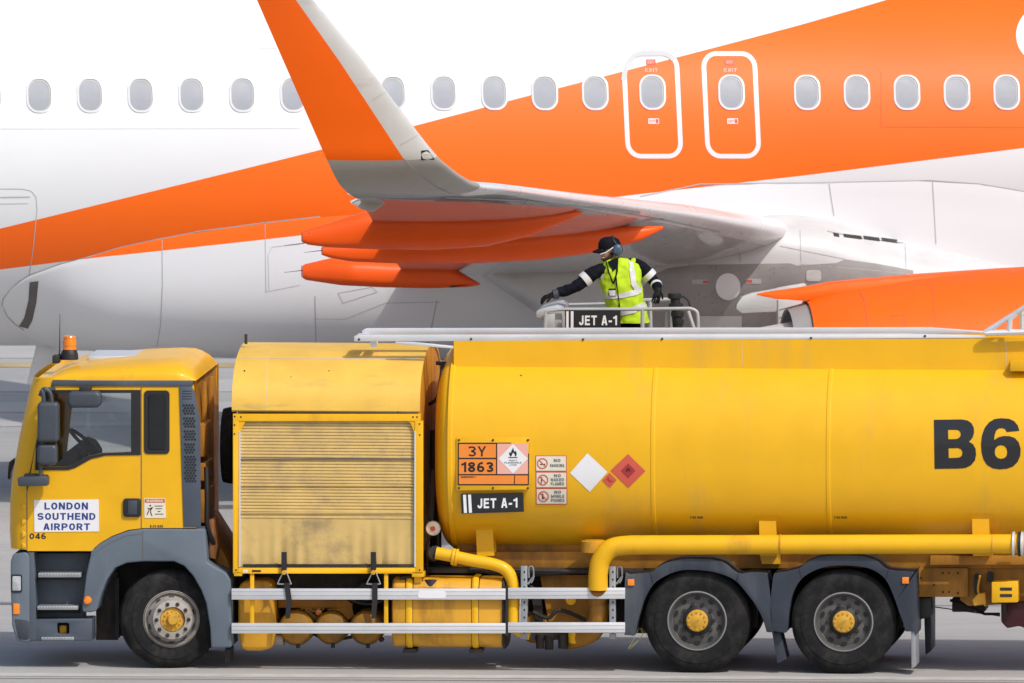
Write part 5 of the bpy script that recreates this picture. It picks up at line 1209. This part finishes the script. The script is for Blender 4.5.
for px, ty, by, hw_ in ((757, 293.4, 295, .012), (775, 290.5, 298.5, .07), (800, 287, 300, .13), (830, 281.2, 297, .19), (870, 277.5, 300, .22), (920, 273.5, 300, .22), (1000, 268, 300, .18), (1080, 264, 300, .06)):
    a, b = er(px, ty), er(px, by); sec.append([(a.x, EY, a.z), (a.x, EY - hw_ * .8, a.z - .02), (a.x, EY - hw_, (a.z + b.z) / 2), (a.x, EY - hw_ * .9, b.z), (a.x, EY + hw_ * .9, b.z), (a.x, EY + hw_, (a.z + b.z) / 2), (a.x, EY + hw_ * .8, a.z - .02)])
v_ = q.grid(sec, True); q.face(v_[0]); q.face(v_[-1]); q.build('pylon', 'orange', jet, angle=50)
q = MB(); q.ppoly(A, [(800, 290), (960, 275), (940, 215), (780, 232)], EY + .0, EY + .25) if False else q.ppoly(A, [(860, 281), (940, 274), (790, 232), (720, 232)], EY + .3, EY + .5)
q.bm.clear()
# white plates below the pylon's end
q.ppoly(A, [(737, 304), (742, 297), (752, 293.3), (776, 289), (779, 288), (805, 283.5), (808, 287), (780, 300), (776, 312), (742, 313.5), (736, 309)], EY + 1.0, EY + 1.1)
q.build('pylon_skirt', 'wing_grey', jet, bevel=.01)
q = MB(); q.ppoly(A, [(778, 300), (810, 299), (822, 336), (778, 336)], EY + .6, EY + .7); rv = q.build('reverser_sleeve', 'wing_grey', jet, bevel=.01)
q = Mark(); q.line([(779, 310), (808, 302)], .7); q.line([(779, 318), (800, 312)], .7); q.line([(803, 306), (806, 336)], 1.8); q.lay('panel_line', 'seamdark', rv, A, bvh(rv), .004, 0)

# ---- undercarriage (hidden behind the tanker, it carries the jet)
gz = lambda x, y: -(AM @ Vector((x, y, 0))).z
def gear(x, y, nm, s):
    q = MB(); z0 = gz(x, y); q.tube([(x, y, z0 + .5 * s), (x, y, 1.9)], .12, 12); q.tube([(x, y - .4, z0 + .55 * s), (x, y + .4, z0 + .55 * s)], .08, 10); g_ = q.build(nm, 'galv', jet)
    for dy in (-.45, .2):
        q = MB(); q.lathe((x, y + dy, z0 + .55 * s), [(.18, .04), (.35 * s, .0), (.5 * s, .02), (.55 * s, .08), (.55 * s, .2), (.5 * s, .26), (.35 * s, .28), (.18, .24)], 32); q.build('wheel', 'tyre', g_)
xm = A.at(590, 300, -3.8).x
gear(xm, -3.2, 'main_gear', 1); gear(xm, 3.2, 'main_gear', 1); gear(xm + 12.6, 0, 'nose_gear', .75)
for o in (wing, wlt, en):
    c = o.copy(); COL.objects.link(c); c.parent = jet; c.scale = (1, -1, 1)

# ================================================================== person refuelling
YP = 3.2
man = empty('person', TM @ Matrix.Translation((T.at(628, 330, YP).x, YP, FZ)), 'person in hi-vis yellow vest, dark cap and ear defenders on the platform behind the tanker', 'person')
base = Vector((T.at(628, 330, YP).x, YP, FZ))
P = lambda px, py, d=0.: T.at(px, py, YP + d) - base
def skinmesh(name, nodes, edges, mat, parent, root=0, sub=2):
    bm = bmesh.new(); ly = bm.verts.layers.skin.verify(); vs_ = []
    for i, (p, r) in enumerate(nodes):
        v = bm.verts.new(p); rr_ = r if isinstance(r, tuple) else (r, r); v[ly].radius = rr_; v[ly].use_root = (i == root); vs_.append(v)
    for a, b in edges: bm.edges.new((vs_[a], vs_[b]))
    me = bpy.data.meshes.new(name); bm.to_mesh(me); bm.free()
    o = bpy.data.objects.new(name, me); COL.objects.link(o)
    sk = o.modifiers.new('s', 'SKIN'); sk.use_smooth_shade = True
    sb_ = o.modifiers.new('d', 'SUBSURF'); sb_.levels = sub; sb_.render_levels = sub
    bpy.context.view_layer.update(); dg = bpy.context.evaluated_depsgraph_get()
    me2 = bpy.data.meshes.new_from_object(o.evaluated_get(dg)); bpy.data.objects.remove(o)
    me2.materials.clear(); me2.name = name; return finish(name, me2, mat, parent, 180)
hipL, hipR = P(622, 333, -.06), P(636, 333, .08)
kneeL, kneeR = Vector((hipL.x - .03, hipL.y - .05, .46)), Vector((hipR.x + .04, hipR.y + .0, .46))
ankL, ankR = Vector((hipL.x - .01, hipL.y + .02, .09)), Vector((hipR.x + .07, hipR.y + .06, .09))
sR, eR, wR = P(598, 269, -.12), P(576, 287, -.20), P(553, 294.5, -.26)          # arm stretched to the left of the picture
sL, eL, wL = P(637, 263, .08), P(652, 279, .10), P(658, 289, -.06)               # arm held out to the right
body_nodes = [(P(628, 330), (.12, .095)), (P(625, 312), (.12, .09)), (P(620, 290, -.02), (.13, .095)), (P(616, 272, -.02), (.11, .08)), (P(613, 263, -.02), .068), (P(611.5, 258, -.03), .060), (P(609.5, 252, -.05), .085), (P(609.5, 245, -.05), .092),
    (sR, .066), (eR, .048), (wR, .032), (sL, .066), (eL, .048), (wL, .032), (hipL, .095), (kneeL, .065), (ankL, .045), (ankL + Vector((-.14, -.04, -.04)), .04), (hipR, .095), (kneeR, .065), (ankR, .045), (ankR + Vector((-.14, -.05, -.04)), .04),
    (P(603.5, 255, -.10), .045), (P(600.2, 252, -.12), .016), (P(610, 248.5, -.05), .09)]
body = skinmesh('person_body', body_nodes, [(0, 1), (1, 2), (2, 3), (3, 4), (4, 5), (5, 6), (6, 24), (24, 7), (3, 8), (8, 9), (9, 10), (3, 11), (11, 12), (12, 13), (0, 14), (14, 15), (15, 16), (16, 17), (0, 18), (18, 19), (19, 20), (20, 21), (6, 22), (22, 23)], ['skin', 'navy'], man)
for p_ in body.data.polygons: p_.material_index = 1 if p_.center.z < P(611.5, 260).z else 0
# face
q = MB()
for px, d in ((602.3, -.145), (606.3, -.15)):
    c = P(px, 250.3, d); q.lathe(c, [(.001, -.012), (.008, -.009), (.012, 0), (.001, .012)], 10)
q.build('eye', 'ink', body)
q = MB(); c = P(612.8, 250.5, -.13); q.lathe(c, [(.001, -.012), (.012, -.010), (.02, 0), (.01, .02)], 12); q.build('ear', 'skin', body)
skinmesh('beard', [(P(612, 254, -.12), .022), (P(609, 258.5, -.125), .030), (P(604.8, 260.2, -.12), .030), (P(602.6, 258.6, -.12), .020), (P(601.2, 256.6, -.115), .010), (P(607, 257.8, -.125), .018), (P(613.5, 250, -.10), .016)], [(0, 1), (1, 2), (2, 3), (3, 4), (1, 5), (0, 6)], 'beard', body)
skinmesh('mouth', [(P(601.3, 257.7, -.162), .008), (P(604.5, 257.9, -.168), .008)], [(0, 1)], 'skin', body, 0, 1)
# jacket and trousers
skinmesh('jacket', [(P(627, 322), (.14, .115)), (P(624, 308), (.14, .11)), (P(621, 290, -.0), (.14, .10)), (P(618.5, 273, .0), (.12, .085)), (P(614, 264, -.0), .070), (P(612, 259.5, -.02), .074),
    (sR, .082), (eR, .066), (P(564, 291, -.23), .056), (wR, .046), (sL, .085), (eL, .066), (P(656, 284, .03), .054), (wL, .046)],
    [(0, 1), (1, 2), (2, 3), (3, 4), (4, 5), (3, 6), (6, 7), (7, 8), (8, 9), (3, 10), (10, 11), (11, 12), (12, 13)], 'navy', body, 0, 3)
tz_ = lambda p, dz: Vector((p.x, p.y, p.z + dz))
skinmesh('trousers', [(P(628, 322), (.175, .15)), (hipL, .115), (kneeL, .085), (tz_(ankL, .03), .075), (hipR, .115), (kneeR, .085), (tz_(ankR, .03), .075)], [(0, 1), (1, 2), (2, 3), (0, 4), (4, 5), (5, 6)], 'navy', body)
for a in (ankL, ankR):
    skinmesh('boot', [(tz_(a, .03), .06), (tz_(a, -.035), .058), (a + Vector((-.10, -.03, -.045)), .052), (a + Vector((-.19, -.06, -.05)), .042)], [(0, 1), (1, 2), (2, 3)], 'black', body)
# vest: rings round the trunk, wide at the hem, with armholes above
VR = [(322, 611, 650, .165), (315, 608.8, 648, .17), (305, 605.8, 646, .175), (295, 603.5, 644, .18), (285, 601, 642.5, .18), (277, 598.5, 641.5, .172), (270, 597.2, 641, .16), (264.5, 599.5, 638.5, .14), (260.5, 604, 633, .115), (257.5, 607.5, 625, .085)]
VT = [t for t in VR]; VR = []
for k in range(len(VT) - 1):
    for j in range(5): VR.append(tuple(a + (b - a) * j / 5 for a, b in zip(VT[k], VT[k + 1])))
VR.append(VT[-1])
rows = []
for py, xa_, xb_, dp in VR:
    a, b = P(xa_, py), P(xb_, py); c = (a + b) / 2; hwx = (b.x - a.x) / 2; row = []
    for k in range(72):
        th = 2 * PI * k / 72; cc, ss = cos(th), sin(th)
        wob = 1 + .022 * sin(3 * th + py * .35) + .016 * sin(7 * th - py * .2)
        row.append((c.x + hwx * abs(cc) ** .85 * (1 if cc > 0 else -1) * wob, c.y - .02 + dp * 1.08 * abs(ss) ** .8 * (1 if ss > 0 else -1) * wob, c.z))
    rows.append(row)
q = MB(); q.grid(rows, True)
from mathutils import noise as mnoise
def wrinkle(o, amp, fr, st=(1, 1, 1)):
    me = o.data; nn = [v.normal.copy() for v in me.vertices]
    for v, n in zip(me.vertices, nn): v.co += n * amp * (mnoise.noise(Vector((v.co.x * fr * st[0], v.co.y * fr * st[1], v.co.z * fr * st[2]))) + .5 * mnoise.noise(v.co * fr * 2.3))
    me.update()
PF = Frame(TM @ Matrix.Translation(base))
vest = q.build('vest', 'vest', body, angle=180); wrinkle(vest, .022, 9, (1, 1, .55)); wrinkle(bpy.data.objects['jacket'], .012, 16); vt = bvh(vest)
q = Mark()
q.poly([(605, 293), (612, 294), (620, 293), (630, 291), (640, 287.5), (645, 285.5), (645.5, 291), (636, 295), (626, 297.5), (612, 299), (605.5, 298.5)])
q.poly([(608.5, 309.5), (622, 309.3), (634, 306), (647, 300.5), (647.5, 307), (634, 313), (622, 315.5), (610, 315)])
q.poly([(598.5, 266), (603.5, 265.5), (604.5, 279), (602, 279.5)]); q.poly([(628, 257.5), (632, 259), (636, 284), (640, 288), (634, 290), (631, 284)]); q.lay('reflective_tape', 'reflect', vest, PF, vt, .010, 2.5)
q = Mark(); q.line([(616, 277), (618, 292), (621, 320)], 1.0); q.line([(606.5, 262), (609, 272), (613.5, 283)], 1.2); q.line([(618, 258), (617, 272), (614, 284)], 1.4); q.lay('lanyard', 'navy', vest, PF, vt, .013, 2)
q = Mark(); q.rect(609, 288.5, 616.5, 296); bd = q.lay('badge_holder', 'ink', vest, PF, vt, .016, 2)
q = Mark(); q.rect(610, 290, 616, 295.5); q.lay('badge', 'signwhite', bd, PF, vt, .019, 2)
q = Mark(); q.poly([(608, 262), (618.5, 257.5), (617.5, 268), (613, 272)]); q.lay('collar_opening', 'navy', vest, PF, vt, .011, 2)
# vest shoulder cap and sleeve bands
def band(a, b, r): q = MB(); q.tube([a, a.lerp(b, .5), b], [r * .98, r, r * .96], 20, False); return q.build('sleeve_band', 'reflect', body)
band(sR.lerp(eR, .46), sR.lerp(eR, .68), .080); band(sL.lerp(eL, .64), sL.lerp(eL, .92), .081); m1 = P(656, 284, .03); band(m1.lerp(wL, .1), m1.lerp(wL, .5), .060)
skinmesh('vest_shoulder', [(P(629, 261, .02), .05), (P(634, 263.5, .04), .066), (P(639.5, 269, .08), .072)], [(0, 1), (1, 2)], 'vest', body)
# gloved hands
def hand(wr_, d, up, curl):
    d = d.normalized(); up = (up - d * up.dot(d)).normalized(); s_ = d.cross(up)
    nodes = [(wr_ - d * .03, .038), (wr_ + d * .02, (.036, .028)), (wr_ + d * .07, (.042, .024))]; ed = [(0, 1), (1, 2)]
    for i, (o, l) in enumerate(((-.032, .072), (-.011, .082), (.011, .076), (.032, .060))):
        k = len(nodes); b0 = wr_ + d * .085 + s_ * o; d1 = (d * cos(curl) - up * sin(curl)); d2 = (d * cos(curl * 2.2) - up * sin(curl * 2.2))
        nodes += [(b0, .0115), (b0 + d1 * l * .55, .011), (b0 + d1 * l * .55 + d2 * l * .5, .0095)]; ed += [(2, k), (k, k + 1), (k + 1, k + 2)]
    k = len(nodes); t0 = wr_ + d * .03 - s_ * .036; nodes += [(t0, .014), (t0 + d * .03 - s_ * .025 - up * .01, .012), (t0 + d * .062 - s_ * .03 - up * .02, .010)]; ed += [(1, k), (k, k + 1), (k + 1, k + 2)]
    return skinmesh('glove', nodes, ed, 'glove', body, 1, 1)
hand(wR, P(541, 299, -.28) - wR, Vector((0, -.4, 1)), .45); hand(wL, P(656.5, 298, -.1) - wL, Vector((.3, -1, .2)), .5)
q = MB(); q.tube([wR + Vector((.05, .01, .01)), wR], [.054, .05], 18, False); q.build('glove_cuff', 'mirror', body)
# cap, ear defenders, glasses
c = P(609.5, 247.5, -.05); q = MB(); q.lathe(c, [(.112, -.01), (.114, .015), (.110, .05), (.092, .085), (.055, .105), (.001, .112)], 32, 'z')
for v in q.bm.verts: v.co.x = c.x + (v.co.x - c.x) * 1.02; v.co.y = c.y + (v.co.y - c.y) * .95
cap = q.build('cap', 'navy', body, angle=60)
q = MB(); rows = []
for t in (0, .5, 1): rows.append([Vector((c.x - (.09 + .095 * t) * cos(a) + .01, c.y + (.105 - .02 * t) * sin(a) - .035 * t, c.z + .006 - .045 * t - .012 * sin(a) ** 2)) for a in (R(-75 + 150 * k / 12) for k in range(13))])
q.grid(rows); q.grid([[p + Vector((0, 0, -.008)) for p in r] for r in rows]); q.build('cap_brim', 'navy', cap, angle=60)
cm_ = P(617.3, 250, -.13)
q = MB(); q.lathe(cm_, [(.001, -.05), (.03, -.048), (.045, -.035), (.05, -.01), (.048, .02), (.001, .02)], 24)
for v in q.bm.verts: v.co.z = cm_.z + (v.co.z - cm_.z) * 1.25
em = q.build('ear_defender', 'muff', body)
q = MB(); q.lathe(cm_, [(.05, .0), (.056, .012), (.056, .03), (.03, .035)], 24); q.tube(spline([cm_ + Vector((0, -.01, .05)), c + Vector((.05, -.085, .075)), c + Vector((.03, 0, .118)), c + Vector((.01, .09, .07))], 5), .010, 6); q.build('headband', 'black', em)
q = MB(); q.tube([P(600.5, 254.3, -.16), P(606, 252.5, -.175), P(613.5, 247.3, -.16)], .006, 6); q.build('safety_glasses', 'signwhite', body)
